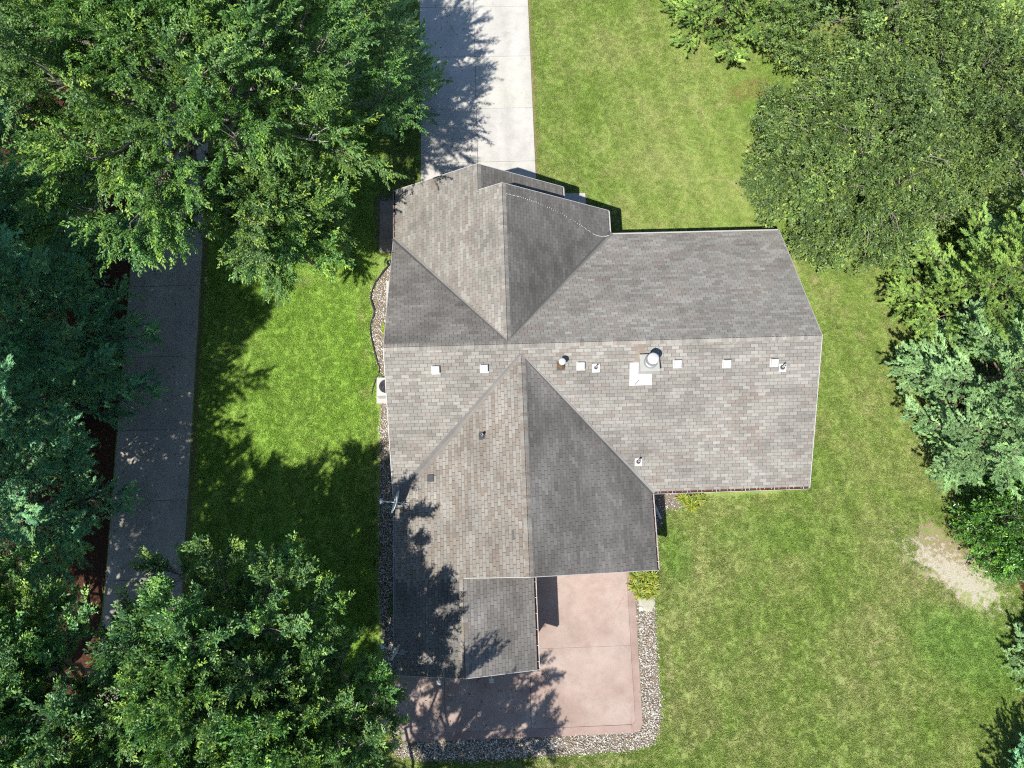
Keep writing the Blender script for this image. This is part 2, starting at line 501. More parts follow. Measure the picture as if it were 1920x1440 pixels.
slab_grid('driveway', M['concrete'], [-3.62, -0.80, 2.06], [14.9, 15.86, 18.84, 21.80, 24.77, 27.72, 30.7, 33.7, 36.7, 39.7], 0.035,
          'pale concrete driveway running north from the garage', 'driveway', jit=0.003)
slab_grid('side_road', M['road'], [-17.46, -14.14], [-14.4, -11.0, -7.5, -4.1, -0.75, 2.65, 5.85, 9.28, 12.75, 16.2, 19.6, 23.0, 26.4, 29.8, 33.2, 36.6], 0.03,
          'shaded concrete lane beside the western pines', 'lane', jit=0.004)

# ---- patio: stained red concrete with a border band and a curved western tail
def arc(cx, cy, r, a0, a1, n):
    return [(cx + r * math.cos(math.radians(a0 + (a1 - a0) * k / n)), cy + r * math.sin(math.radians(a0 + (a1 - a0) * k / n))) for k in range(n + 1)]
pb = MB()
outer = [(-4.3, -0.5), (-4.3, -4.9), (-5.2, -5.35), (-6.3, -5.55), (-7.7, -5.6), (-9.4, -5.5), (-11.0, -5.2), (-11.2, -6.5), (-9.3, -6.95), (-7.6, -7.1), (-6.0, -7.15), (-5.0, -7.35), (-4.4, -7.75)] + arc(5.06, -7.28, 0.46, -90, 0, 8) + [(5.58, -0.5)]
pb.prism(outer, -0.03, 0.012)
patio = tag(pb.build('patio', M['joint']), 'pinkish red stained concrete patio south of the house', 'patio', kind='structure')
def patio_piece(name, poly, mat, z=0.045, v=1.0):
    p = MB()
    p.prism(poly, -0.02, z, (v, v, v))
    return p.build(name, mat, patio)
E_ = 0.30
gp = 0.007
patio_piece('concrete_panel', [(0.9, -4.234), (0.9, -0.5), (5.58 - E_, -0.5), (5.55 - E_, -4.234)], M['patio'], v=1.02)
patio_piece('concrete_panel', [(0.82, -7.72 + E_), (0.89, -4.24), (5.55 - E_, -4.24), (5.53 - E_, -7.28 + 0.1)] + [(5.06 + 0.17 * math.cos(math.radians(a)), -7.24 + 0.17 * math.sin(math.radians(a))) for a in (-20, -45, -70, -90)], M['patio'], v=1.0)
patio_piece('concrete_panel', [(-2.8, -7.72 + E_), (-2.78, -4.3), (0.87, -4.3), (0.80, -7.72 + E_)], M['patio'], v=0.97)
patio_piece('concrete_panel', [(-5.0, -7.33), (-4.43, -7.73), (-4.42, -7.72 + E_), (-2.82, -7.72 + E_), (-2.80, -4.3), (-4.28, -4.3), (-4.28, -4.9), (-5.18, -5.37)], M['patio'], v=0.95)
patio_piece('concrete_panel', [(-11.18, -6.48), (-9.3, -6.93), (-7.6, -7.08), (-6.0, -7.13), (-5.02, -7.32), (-5.2, -5.38), (-6.3, -5.57), (-7.7, -5.62), (-9.4, -5.52), (-11.0, -5.22)], M['patio'], v=0.94)
inn = arc(5.06, -7.24, 0.17 + gp, -90, 0, 8)
out = arc(5.06, -7.28, 0.48, -90, 0, 8)
patio_piece('border', [(5.60, -0.5)] + [(5.58 - E_ + gp, -0.5)] + inn[::-1] + out, M['patio_edge'], 0.046)
patio_piece('border', [(-4.42, -7.76), (5.055, -7.76), (5.055, -7.72 + E_ - gp), (-4.4, -7.72 + E_ - gp)], M['patio_edge'], 0.046)

# ---- beds: pebbles on fines
def bed(name, poly, z=0.008, mat='gravel_base', label=None, cat=None):
    b = MB()
    b.prism(poly, -0.05, z)
    return tag(b.build(name, M[mat]), label, cat, kind='structure')
GW = [(-4.2, 13.9), (-5.15, 13.6), (-5.64, 12.91), (-5.94, 12.38), (-6.04, 11.85), (-5.93, 11.45), (-5.88, 11.05), (-6.05, 10.53), (-6.0, 9.88), (-5.85, 9.22), (-5.62, 8.45), (-5.60, 7.6), (-5.57, 6.67),
      (-5.57, 4.9), (-5.56, 3.2), (-5.6, 1.8), (-5.6, -1.4), (-5.48, -3.2), (-5.3, -4.3), (-5.7, -4.95), (-6.0, -5.45), (-5.2, -5.3), (-4.31, -4.9), (-4.2, -4.5)]
GS = [(5.62, -2.3), (6.3, -2.2), (6.45, -2.8), (6.36, -5.0), (6.4, -6.6), (6.3, -7.6), (5.95, -8.2), (5.3, -8.4), (3.1, -8.5), (0.5, -8.55), (-1.6, -8.6), (-3.7, -8.5), (-4.8, -8.3), (-5.2, -7.5),
      (-4.4, -7.79)] + arc(5.06, -7.28, 0.50, -90, 0, 6)
GN_ = [(6.16, 2.4), (6.16, 0.4), (6.85, 0.6), (7.3, 1.5), (8.9, 1.6), (8.9, 2.4)]
bed('gravel_bed', GW, label='pebble strip along the west wall of the house', cat='gravel bed')
bed('gravel_bed', GS, label='pebble border round the east and south patio edge', cat='gravel bed')
bed('gravel_bed', GN_, label='small pebble corner by the south-east hosta under the eave', cat='gravel bed')
MU = [(-17.5, 22), (-17.5, 12), (-17.52, 6), (-17.5, 0), (-17.6, -5), (-19, -9), (-24, -9), (-27, 0), (-27, 20), (-22, 24)]
bed('mulch_bed', MU, 0.01, 'mulch', 'reddish brown needle litter under the western pines', 'mulch')
MU3 = [(21.2, 1.6), (21.0, -.4), (22.6, -1.6), (23.6, -6.2), (23.6, -9.5), (26, -10), (28, 14), (20.4, 13.6), (20.1, 11), (20.5, 9.5), (20.2, 7.2), (20.4, 5), (20.2, 3)]
bed('mulch_bed', MU3, 0.01, 'mulch', 'brown litter under the eastern pines', 'mulch')
MU4 = [(-4.21, 14.1), (-5.3, 14.1), (-5.9, 14.9), (-6.0, 16.9), (-5.4, 17.6), (-4.21, 17.2)]
bed('soil_bed', MU4, 0.005, 'soil', 'bare soil round the concrete pad by the garage side', 'soil')

def inside(poly, x, y):
    c = False
    j = len(poly) - 1
    for i in range(len(poly)):
        xi, yi = poly[i]
        xj, yj = poly[j]
        if (yi > y) != (yj > y) and x < (xj - xi) * (y - yi) / (yj - yi) + xi:
            c = not c
        j = i
    return c
_ico = None
def ico():
    global _ico
    if _ico is None:
        p = (1 + 5 ** .5) / 2
        V = np.array([(-1, p, 0), (1, p, 0), (-1, -p, 0), (1, -p, 0), (0, -1, p), (0, 1, p), (0, -1, -p), (0, 1, -p), (p, 0, -1), (p, 0, 1), (-p, 0, -1), (-p, 0, 1)], float)
        V /= np.linalg.norm(V[0])
        F = np.array([(0, 11, 5), (0, 5, 1), (0, 1, 7), (0, 7, 10), (0, 10, 11), (1, 5, 9), (5, 11, 4), (11, 10, 2), (10, 7, 6), (7, 1, 8), (3, 9, 4), (3, 4, 2), (3, 2, 6), (3, 6, 8), (3, 8, 9), (4, 9, 5), (2, 4, 11), (6, 2, 10), (8, 6, 7), (9, 8, 1)])
        _ico = (V, F)
    return _ico
def pebbles(poly, dens, label, seed):
    r = np.random.default_rng(seed)
    xs = [p[0] for p in poly]
    ys = [p[1] for p in poly]
    A = (max(xs) - min(xs)) * (max(ys) - min(ys))
    n = int(A * dens)
    X = r.uniform(min(xs), max(xs), n)
    Y = r.uniform(min(ys), max(ys), n)
    keep = np.array([inside(poly, a, b) for a, b in zip(X, Y)])
    X, Y = X[keep], Y[keep]
    X = X + r.normal(0, 0.08, len(X)); Y = Y + r.normal(0, 0.08, len(Y))
    n = len(X)
    V, F = ico()
    sz = r.uniform(0.014, 0.034, n) * r.choice([1, 1, 1.25], n)
    S = np.stack([sz * r.uniform(.8, 1.3, n), sz * r.uniform(.8, 1.3, n), sz * r.uniform(.45, .8, n)], 1)
    a = r.uniform(0, 6.28, n)
    W = V[None] * S[:, None] * r.uniform(.8, 1.2, (n, 12, 1))
    ca, sa = np.cos(a)[:, None], np.sin(a)[:, None]
    W = np.stack([W[..., 0] * ca - W[..., 1] * sa, W[..., 0] * sa + W[..., 1] * ca, W[..., 2]], -1)
    W += np.stack([X, Y, 0.012 + sz * r.uniform(.2, .7, n)], 1)[:, None]
    pal = np.array([(.42, .40, .35), (.48, .46, .41), (.31, .275, .225), (.24, .21, .175), (.27, .19, .135), (.18, .17, .155), (.33, .30, .255), (.38, .35, .305)])
    T = pal[r.choice(8, n, p=[.2, .15, .15, .12, .1, .08, .1, .1])] * r.uniform(.8, 1.15, (n, 1))
    L = (F[None] + (np.arange(n) * 12)[:, None, None]).reshape(-1)
    me = fast_mesh('gravel', W.reshape(-1, 3), L, np.arange(0, len(L), 3), M['stone'], np.repeat(T, 20, 0), 'FACE', True)
    return tag(link(bpy.data.objects.new('gravel', me)), label, 'gravel', kind='stuff')
pebbles(GW, 480, 'mixed pale and brown pebbles beside the west wall', 1)
pebbles(GS, 480, 'pale pebbles edging the red patio', 2)
pebbles(GN_, 200, 'scattered pebbles beneath the south-east eave corner', 3)

# fallen needles and dry leaves on the beds
def litter(polys, n, label, seed, col):
    r = np.random.default_rng(seed)
    P = []
    for poly, k in zip(polys, n):
        xs = [p[0] for p in poly]; ys = [p[1] for p in poly]
        while k > 0:
            x, y = r.uniform(min(xs), max(xs)), r.uniform(min(ys), max(ys))
            if inside(poly, x, y):
                P.append((x, y, 0.014 + r.uniform(0, .02)))
                k -= 1
    P = np.array(P)
    m = len(P)
    a = r.uniform(0, 6.28, m)
    D = np.stack([np.cos(a), np.sin(a), r.normal(0, .15, m)], 1)
    Nn = np.stack([r.normal(0, .3, m), r.normal(0, .3, m), np.ones(m)], 1)
    T = np.array(col)[r.integers(0, len(col), m)] * r.uniform(.6, 1.3, (m, 1))
    return tag(link(bpy.data.objects.new('leaf_litter', leaf_mesh(P, D, Nn, r.uniform(.08, .2, m), r.uniform(.02, .05, m), T, M['leaf_matte']))), label, 'litter', kind='stuff')
def norm(a):
    return a / np.maximum(np.linalg.norm(a, axis=-1, keepdims=True), 1e-9)
def leaf_mesh(P, D, Nn, L, W, T, mat, fold=0.12, name='leaves'):
    n = len(P)
    D = norm(D)
    S = norm(np.cross(D, Nn))
    U = np.cross(S, D)
    L = np.broadcast_to(L, n)[:, None]
    W = np.broadcast_to(W, n)[:, None]
    V = np.stack([P, P + D * L * .42 + S * W * .5 + U * W * fold, P + D * L, P + D * L * .42 - S * W * .5 + U * W * fold], 1).reshape(-1, 3)
    b = np.arange(n)[:, None] * 4
    Lp = np.concatenate([b, b + 1, b + 2, b, b + 2, b + 3], 1).reshape(-1)
    return fast_mesh(name, V, Lp, np.arange(0, len(Lp), 3), mat, np.repeat(T, 2, 0))
litter([MU, MU3], [9000, 3000], 'fallen rusty needles and dry leaves under the trees', 5, [(.15, .065, .03), (.1, .04, .02), (.19, .11, .06)])
litter([GW, GS], [700, 900], 'dry leaf fragments caught among the pebbles', 6, [(.2, .13, .07), (.15, .09, .05), (.26, .2, .11)])

RD = [(-17.4, -6), (-14.2, -6), (-14.2, 24), (-17.4, 24)]
PT = [(-4.2, -7.4), (3.0, -7.4), (1.5, -4.8), (-4.2, -4.8)]
DV = [(-3.5, 18.0), (-1.0, 19.0), (-1.5, 30), (-3.5, 30)]
o = litter([RD, PT, DV], [260, 70, 60], 'stray dry leaves blown onto the lane, driveway and patio', 8, [(.2, .13, .06), (.12, .07, .04), (.16, .15, .05)])
o.location.z = .04

# pads and small concrete pieces at ground level
def pad(poly, z, label, mat='pad', cat='concrete pad'):
    p = MB()
    p.prism(poly, -0.03, z)
    return tag(p.build('concrete_pad', M[mat]), label, cat, kind='structure')
pad([(-5.65, 14.2), (-4.21, 14.2), (-4.21, 16.86), (-5.65, 16.86)], 0.05, 'narrow concrete pad by the west side of the garage', 'pad_dirty_shaded')
pad([(2.72, 16.35), (4.45, 16.35), (4.45, 17.02), (2.72, 17.02)], 0.06, 'small concrete stoop at the north entry corner', 'concrete')
pad([(-5.3, 11.0), (-4.21, 11.0), (-4.21, 12.7), (-5.32, 12.7)], 0.06, 'short pale concrete step against the west wall', 'concrete')
pad([(-5.75, 6.75), (-4.6, 6.75), (-4.6, 8.0), (-5.75, 8.0)], 0.07, 'square pad under the air conditioner', 'concrete')

# ================================================================== HOUSE
house = empty('house', (0, 0, 0), 'grey shingled single-storey house with crossing gable roofs', 'house')
EAVE_CUT = 0.09       # roof sheet stops this far up the slope, the gutter takes the rest
LIGHT = [(0.2267, 0.2155, 0.1925), (0.2079, 0.1958, 0.1744), (0.1918, 0.1794, 0.1596), (0.2427, 0.231, 0.208), (0.1744, 0.163, 0.1453), (0.2163, 0.2039, 0.1823)]
PINK = [(0.2006, 0.1766, 0.1563), (0.1799, 0.1541, 0.1346), (0.2071, 0.184, 0.1635)]
TAN = [(0.2163, 0.1958, 0.1712), (0.2035, 0.1824, 0.1584), (0.2253, 0.2125, 0.1901), (0.176, 0.1504, 0.1268), (0.1907, 0.1664, 0.1419), (0.2125, 0.1997, 0.1807)]
def tint_for(style, a, b, strip):
    """tab colour: strip colour first, then tab jitter, with slow clusters over the roof"""
    k = vnoise(a * .55 + 9 * style, b * .8, 3)
    k2 = vnoise(a * 1.1, b * 2.0 + 40, 5)
    rs = random.Random(strip)
    if style == 2:
        c = rs.choice(TAN) if rs.random() < .85 else rs.choice(LIGHT[:2])
    else:
        c = rs.choice(PINK) if rs.random() < .05 + .6 * max(0, k2 - .5) / .5 else rs.choice(LIGHT)
    if random.random() < .5:
        c = random.choice(TAN if style == 2 else (LIGHT + PINK[:1]))
    f = (.88 + .22 * k) * random.uniform(.95, 1.05)
    if style in (1, 3):      # lichen-darkened slopes and the greyed, shade-toned south-end tabs
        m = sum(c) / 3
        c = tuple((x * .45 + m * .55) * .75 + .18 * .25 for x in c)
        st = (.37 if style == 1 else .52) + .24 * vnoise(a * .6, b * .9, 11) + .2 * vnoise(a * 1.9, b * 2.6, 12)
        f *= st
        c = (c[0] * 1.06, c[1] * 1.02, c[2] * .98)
    return tuple(x * f for x in c)

def clip(poly, nx, ny, d):
    """keep nx*x+ny*y <= d"""
    out = []
    for i in range(len(poly)):
        p, q = poly[i], poly[(i + 1) % len(poly)]
        a, b = nx * p[0] + ny * p[1] - d, nx * q[0] + ny * q[1] - d
        if a <= 0:
            out.append(p)
        if (a < 0 < b) or (b < 0 < a):
            t_ = a / (a - b)
            out.append((p[0] + (q[0] - p[0]) * t_, p[1] + (q[1] - p[1]) * t_))
    return out
def clip_convex(poly, conv):
    for i in range(len(conv)):
        p, q = conv[i], conv[(i + 1) % len(conv)]
        nx, ny = q[1] - p[1], -(q[0] - p[0])
        poly = clip(poly, nx, ny, nx * p[0] + ny * p[1])
        if len(poly) < 3:
            return []
    return poly
def area(poly):
    return abs(sum(poly[i][0] * poly[(i + 1) % len(poly)][1] - poly[(i + 1) % len(poly)][0] * poly[i][1] for i in range(len(poly)))) / 2

EXPO, TABW = 0.143, 0.315
ALL_SH = []      # (screen size, slope object, verts, faces, tint)
SLOPES = []
def slope(origin, e, s, pieces3d, style, deck_drop=0.11):
    """origin on the eave line; e along eave, s up the slope (unit 3-D); pieces3d convex outlines in 3-D"""
    O, e, s = Vector(origin), Vector(e).normalized(), Vector(s).normalized()
    n = e.cross(s).normalized()
    if n.z < 0:
        n = -n
    def uv(p):
        q = Vector(p) - O
        return (q.dot(e), q.dot(s))
    def xyz(p, h=0.0):
        return O + e * p[0] + s * p[1] + n * h
    convs = []
    for pc in pieces3d:
        c = [uv(p) for p in pc]
        sg = sum(c[i][0] * c[(i + 1) % len(c)][1] - c[(i + 1) % len(c)][0] * c[i][1] for i in range(len(c)))
        if sg < 0:
            c = c[::-1]
        c = clip(c, 0, -1, -EAVE_CUT)
        convs.append(c)
    d = MB()
    for c in convs:
        k = len(c)
        top = [xyz(p) for p in c]
        bot = [p - Vector((0, 0, deck_drop)) for p in top]
        d.add(top + bot, [list(range(k)), list(range(k, 2 * k))[::-1]] + [(i, k + i, k + (i + 1) % k, (i + 1) % k) for i in range(k)])
    so = d.build('roof_slope', M['deck'], house)
    SLOPES.append(so)
    us = [p[0] for c in convs for p in c]
    vs = [p[1] for c in convs for p in c]
    u0, u1, v1 = min(us), max(us), max(vs)
    row = 0
    shade_gap = .012 if style in (2, 3) else .010  # slot of dark felt under the next course stands in for its shadow line
    b = EAVE_CUT - 0.02
    while b < v1:
        off = (row * .47 % 1) * TABW + random.uniform(-.02, .02) - (row * 7 % 3) * TABW
        k = 0
        a = u0 - TABW * 3 + off
        while a < u1:
            strip = (row * 1009 + (k // 3) * 31 + style * 7 + len(SLOPES) * 7919)
            g_ = 0.0075 if style == 2 else 0.006
            rect = [(a + g_, b + .0), (a + TABW - g_, b), (a + TABW - g_, b + EXPO - shade_gap), (a + g_, b + EXPO - shade_gap)]
            tc = None
            for c in convs:
                q = clip_convex(rect, c)
                if len(q) < 3 or area(q) < 0.0012:
                    continue
                if tc is None:
                    tc = tint_for(3 if style == 2 and a > YSS - YS else style, a, b, strip)  # south-end tabs greyer in themselves, with tree shade put into the colour too
                lift = random.uniform(0.006, 0.010)
                def hh(p):
                    return 0.0025 + lift * (1 - (p[1] - b) / EXPO)
                m = len(q)
                V = [xyz(p, max(0.001, hh(p))) for p in q] + [xyz(p, -0.004) for p in q]
                F = [list(range(m))] + [(i, m + i, m + (i + 1) % m, (i + 1) % m) for i in range(m)]
                ctr = V[0]
                dv = CAM_POS - ctr
                size = area(q) * abs(dv.normalized().dot(n)) / dv.length_squared
                ALL_SH.append((size, so, V, F, tc))
            a += TABW
            k += 1
        b += EXPO
        row += 1
    return so

def nrm(m): return math.hypot(1, m)
P3 = lambda x, y, z: (x, y, z)
A_, B_ = P3(XW, YR, ZR), P3(XE, YR, ZR)
C_, D_ = P3(XE, YR + AN, ZE), P3(XW + 2 * BN, YR + AN, ZE)
E3, F_ = P3(XE, YR - AS, ZE), P3(XW + 2 * BS, YR - AS, ZE)
Tn = P3(XW + BN, YR + (ZR - ZN) / MM, ZN)
Sn = P3(XW + BS, YR - (ZR - ZS) / MM, ZS)
L_ = P3(XW, YR + AN, ZE)
U_ = P3(XW, YR - AS, ZE)
ridgeT = P3(XW + BN, YR, ZR)
ridgeS = P3(XW + BS, YR, ZR)
G_, H_ = P3(XW + BN, YN, ZN), P3(XW + 2 * BN, YN, ZE)
I_, J_, K_ = P3(XW + BF, YNF, ZF), P3(XW + 2 * BF, YNF, ZE), P3(XW, YNF, ZE)
I2, J2 = P3(XW + BF, YN, ZF), P3(XW + 2 * BF, YN - .3, ZE)
I2u = P3(XW + BF, YN - .3, ZF)
Mm, N_ = P3(XW + BS, YS, ZS), P3(XW + 2 * BS, YS, ZE)
M2, M2u = P3(XW + BSS, YS, ZSS), P3(XW + BSS, YS + .3, ZSS)
O_, Pp, Q_ = P3(XW + BSS, YSS, ZSS), P3(XW + 2 * BSS, YSS, ZE), P3(XW, YSS, ZE)
R_ = P3(XW + 2 * BSS, YS + .3, ZE)
# main roof, north face (east field and west triangle), south face (east field and west triangle)
slope(C_, (-1, 0, 0), (0, -1, MM), [[ridgeT, B_, C_, D_, Tn]], 0)
slope(L_, (-1, 0, 0), (0, -1, MM), [[A_, ridgeT, Tn, L_]], 3)
slope(E3, (1, 0, 0), (0, 1, MM), [[ridgeS, Sn, F_, E3, B_]], 0)
slope(U_, (1, 0, 0), (0, 1, MM), [[A_, U_, Sn, ridgeS]], 3 - 3)
# north cross gable
fN = BF / BN
VN = tuple(L_[i] + (Tn[i] - L_[i]) * fN for i in range(3))
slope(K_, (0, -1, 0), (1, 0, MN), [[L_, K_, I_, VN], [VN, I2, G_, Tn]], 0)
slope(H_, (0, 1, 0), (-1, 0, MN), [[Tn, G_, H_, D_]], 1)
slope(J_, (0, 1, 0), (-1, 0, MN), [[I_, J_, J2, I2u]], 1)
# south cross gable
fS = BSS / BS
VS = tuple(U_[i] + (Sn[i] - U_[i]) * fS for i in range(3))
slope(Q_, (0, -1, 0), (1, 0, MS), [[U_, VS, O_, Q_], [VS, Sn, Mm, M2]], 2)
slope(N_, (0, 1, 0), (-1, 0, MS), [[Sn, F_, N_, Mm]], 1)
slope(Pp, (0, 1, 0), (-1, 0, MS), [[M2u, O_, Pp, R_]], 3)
# the 300 shingles that show largest are parts of their own, the rest one mass per slope
order = sorted(range(len(ALL_SH)), key=lambda i: -ALL_SH[i][0])
solo = set(order[:300])
rest = {}
for i, (sz, so, V, F, tc) in enumerate(ALL_SH):
    if i in solo:
        c = Vector(V[0])
        b = MB()
        b.add([Vector(p) - c for p in V], F, tc)
        o = b.build('shingle', M['shingle'], so)
        o.location = c
    else:
        rest.setdefault(so.name, (so, MB()))[1].add(V, F, tc)
for so, b in rest.values():
    tag(b.build('shingles', M['shingle'], so), kind='stuff')

# ridges: one bent cap shingle after another
def ridge(p, q, nl, nr, style=0):
    p, q = Vector(p), Vector(q)
    d = (q - p)
    ln = d.length
    d.normalize()
    b = MB()
    b.tube([p + Vector((0, 0, .0)), q + Vector((0, 0, .0))], .018, 6)
    ro = b.build('ridge', M['deck'], house)
    step = 0.143
    k = 0
    t_ = 0.0
    wl = 0.17
    while t_ < ln - .02:
        t1 = min(t_ + step + .02, ln)
        dl, dr = Vector(nl).normalized(), Vector(nr).normalized()
        h0, h1 = 0.012, 0.026
        up = Vector((0, 0, 1))
        rings = []
        for tt, h in ((t_, h1), (t1, h0)):
            c = p + d * tt
            rings += [c + dl * wl + up * (h - .004), c + dl * .03 + up * (h + .004), c + dr * .03 + up * (h + .004), c + dr * wl + up * (h - .004)]
        V = rings + [v - up * .016 for v in rings]
        F = [(0, 1, 5, 4), (1, 2, 6, 5), (2, 3, 7, 6), (0, 8, 9, 1), (1, 9, 10, 2), (2, 10, 11, 3), (3, 11, 15, 7), (0, 4, 12, 8), (4, 5, 13, 12), (5, 6, 14, 13), (6, 7, 15, 14)]
        c0 = V[0].copy()
        m = MB()
        tc = tint_for(style if style != 1 else 3, p.x + d.x * t_, p.y + d.y * t_, k * 17 + int(p.x * 10))
        kk = random.uniform(.97, 1.05)
        m.add([v - c0 for v in V], F, tuple(x * kk for x in tc))
        o = m.build('ridge_shingle', M['shingle'], ro)
        o.location = c0
        t_ += step
        k += 1
ridge(B_, A_, (0, 1, -MM), (0, -1, -MM))
ridge(G_, (Tn[0], Tn[1] - .05, Tn[2]), (-1, 0, -MN), (1, 0, -MN))
ridge(I_, (I2[0], I2[1] - .02, I2[2]), (-1, 0, -MN), (1, 0, -MN))
ridge(Mm, Sn, (-1, 0, -MS), (1, 0, -MS), 2)
ridge(O_, (M2[0], M2[1] + .02, M2[2]), (-1, 0, -MS), (1, 0, -MS), 2)

# valleys: cut strip lying over both slopes
def valley(p, q, sl, sr, tl, tr_, wl=.16):
    p, q = Vector(p), Vector(q)
    d = (q - p).normalized()
    b = MB()
    up = Vector((0, 0, 1))
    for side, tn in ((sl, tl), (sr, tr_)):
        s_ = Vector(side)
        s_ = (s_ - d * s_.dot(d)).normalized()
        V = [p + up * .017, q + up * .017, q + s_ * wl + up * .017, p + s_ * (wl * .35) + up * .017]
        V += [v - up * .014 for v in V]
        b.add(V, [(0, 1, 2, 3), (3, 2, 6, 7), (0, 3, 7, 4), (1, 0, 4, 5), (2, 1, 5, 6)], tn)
    return b.build('valley', M['shingle'], house)
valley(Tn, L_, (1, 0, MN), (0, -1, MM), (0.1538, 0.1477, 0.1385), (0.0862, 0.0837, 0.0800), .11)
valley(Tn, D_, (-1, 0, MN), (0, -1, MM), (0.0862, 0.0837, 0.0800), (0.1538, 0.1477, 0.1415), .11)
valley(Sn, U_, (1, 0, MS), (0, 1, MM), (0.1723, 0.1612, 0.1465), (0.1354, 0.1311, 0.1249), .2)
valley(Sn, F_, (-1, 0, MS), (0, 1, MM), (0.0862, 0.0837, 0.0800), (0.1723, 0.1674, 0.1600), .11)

# gutters with hangers and debris
def gutter(p, q, outw, debris=True, hang=True, start=.2):
    p, q, o = Vector(p), Vector(q), Vector(outw)
    d = (q - p)
    ln = d.length
    d.normalize()
    up = Vector((0, 0, 1))
    top = -0.035
    prof = [(-0.10, top), (-0.10, -.13), (-.01, -.13), (.03, -.06), (.03, top), (.016, top), (.016, -.062), (-.018, -.118), (-.088, -.118), (-.088, top)]
    V = [p + o * a + up * z for a, z in prof] + [q + o * a + up * z for a, z in prof]
    k = len(prof)
    b = MB()
    b.add(V, [(i, (i + 1) % k, k + (i + 1) % k, k + i) for i in range(k)])
    for c in (p, q):     # end caps
        b.add([c + o * -.1 + up * top, c + o * -.1 - up * .13, c - o * .01 - up * .13, c + o * .03 - up * .06, c + o * .03 + up * top], [(0, 1, 2, 3, 4)])
    go = b.build('gutter', M['white'], house)
    if debris:
        m = MB()
        nseg = max(2, int(ln / .3))
        for i in range(nseg):
            a0, a1 = ln * i / nseg + .01, ln * (i + 1) / nseg - .01
            h0, h1 = random.uniform(-.085, -.055), random.uniform(-.085, -.055)
            m.add([p + d * a0 - o * .086 + up * h0, p + d * a1 - o * .086 + up * h1, p + d * a1 + o * .008 + up * (h1 - .012), p + d * a0 + o * .008 + up * (h0 - .012)], [(0, 1, 2, 3)])
        if m.f:
            m.build('debris', M['gutter_debris'], go)
    if hang:
        x = start
        while x < ln - .05:
            m = MB()
            c = p + d * x - o * .035 + up * (top + .006)
            R = Matrix((d, o, up)).transposed()
            m.box((0, 0, 0), (.009, .066, .005), R)
            ho = m.build('hanger', M['white'], go)
            ho.location = c
            x += .61
    return go
gutter(F_, E3, (0, -1, 0))
gutter(C_, D_, (0, 1, 0), False, False)
gutter(K_, (XW, YR + AN - .25, ZE), (-1, 0, 0), start=.45)
gutter(D_, H_, (1, 0, 0), False)
gutter((J2[0], YN - .25, ZE), J_, (1, 0, 0), False)
gutter((XW, YR - AS - .55, ZE), Q_, (-1, 0, 0), False)
gutter(F_, N_, (1, 0, 0), start=.3)
gutter((R_[0], YS, ZE), Pp, (1, 0, 0), start=.3)

# rake boards along the gable ends
def rake(p, q, outw):
    p, q, o = Vector(p), Vector(q), Vector(outw)
    up = Vector((0, 0, 1))
    V = []
    for c in (p, q):
        V += [c + o * .003 + up * .006, c + o * .028 + up * .006, c + o * .028 - up * .17, c + o * .003 - up * .17]
    b = MB()
    b.add(V, [(0, 1, 5, 4), (1, 2, 6, 5), (2, 3, 7, 6), (3, 0, 4, 7), (3, 2, 1, 0), (4, 5, 6, 7)])
    return b.build('rake_board', M['trim'], house)
for p, q, o in [(C_, B_, (1, 0, 0)), (E3, B_, (1, 0, 0)), (L_, A_, (-1, 0, 0)), (U_, A_, (-1, 0, 0)),
                (K_, I_, (0, 1, 0)), (J_, I_, (0, 1, 0)), (I2, G_, (0, 1, 0)), (H_, G_, (0, 1, 0)),
                (Q_, O_, (0, -1, 0)), (Pp, O_, (0, -1, 0)), (M2, Mm, (0, -1, 0)), (N_, Mm, (0, -1, 0))]:
    rake(p, q, o)

# walls: butted blocks with gable tops, set in under the eaves
def gable_block(x0, x1, y0, y1, axis, half, m, ridge_at):
    b = MB()
    inset = .42
    zt = ZE + m * inset - .16
    zr = ZE + m * half - .16
    if axis == 'x':
        pr = [(y0, 0), (y1, 0), (y1, zt), (ridge_at, zr), (y0, zt)]
        V = [(x0, a, z) for a, z in pr] + [(x1, a, z) for a, z in pr]
    else:
        pr = [(x0, 0), (x1, 0), (x1, zt), (ridge_at, zr), (x0, zt)]
        V = [(a, y0, z) for a, z in pr] + [(a, y1, z) for a, z in pr]
    b.add(V, [(0, 1, 2, 3, 4), (9, 8, 7, 6, 5)] + [(i, (i + 1) % 5, 5 + (i + 1) % 5, 5 + i) for i in range(5)])
    return b.build('wall', M['siding'], house)
i_ = .42
gable_block(XW + i_, XE - .3, YR - AS + i_, YR + AN - i_, 'x', 5.79, MM, YR)
gable_block(XW + i_, XW + 2 * BN - i_, YR + AN - i_ + .004, YN - .35, 'y', BN, MN, XW + BN)
gable_block(XW + i_, XW + 2 * BF - i_, YN - .346, YNF - .3, 'y', BF, MN, XW + BF)
gable_block(XW + i_, XW + 2 * BS - i_, YS + .35, YR - AS + i_ - .004, 'y', BS, MS, XW + BS)
gable_block(XW + i_, XW + 2 * BSS - i_, YSS + .3, YS + .346, 'y', BSS, MS, XW + BSS)
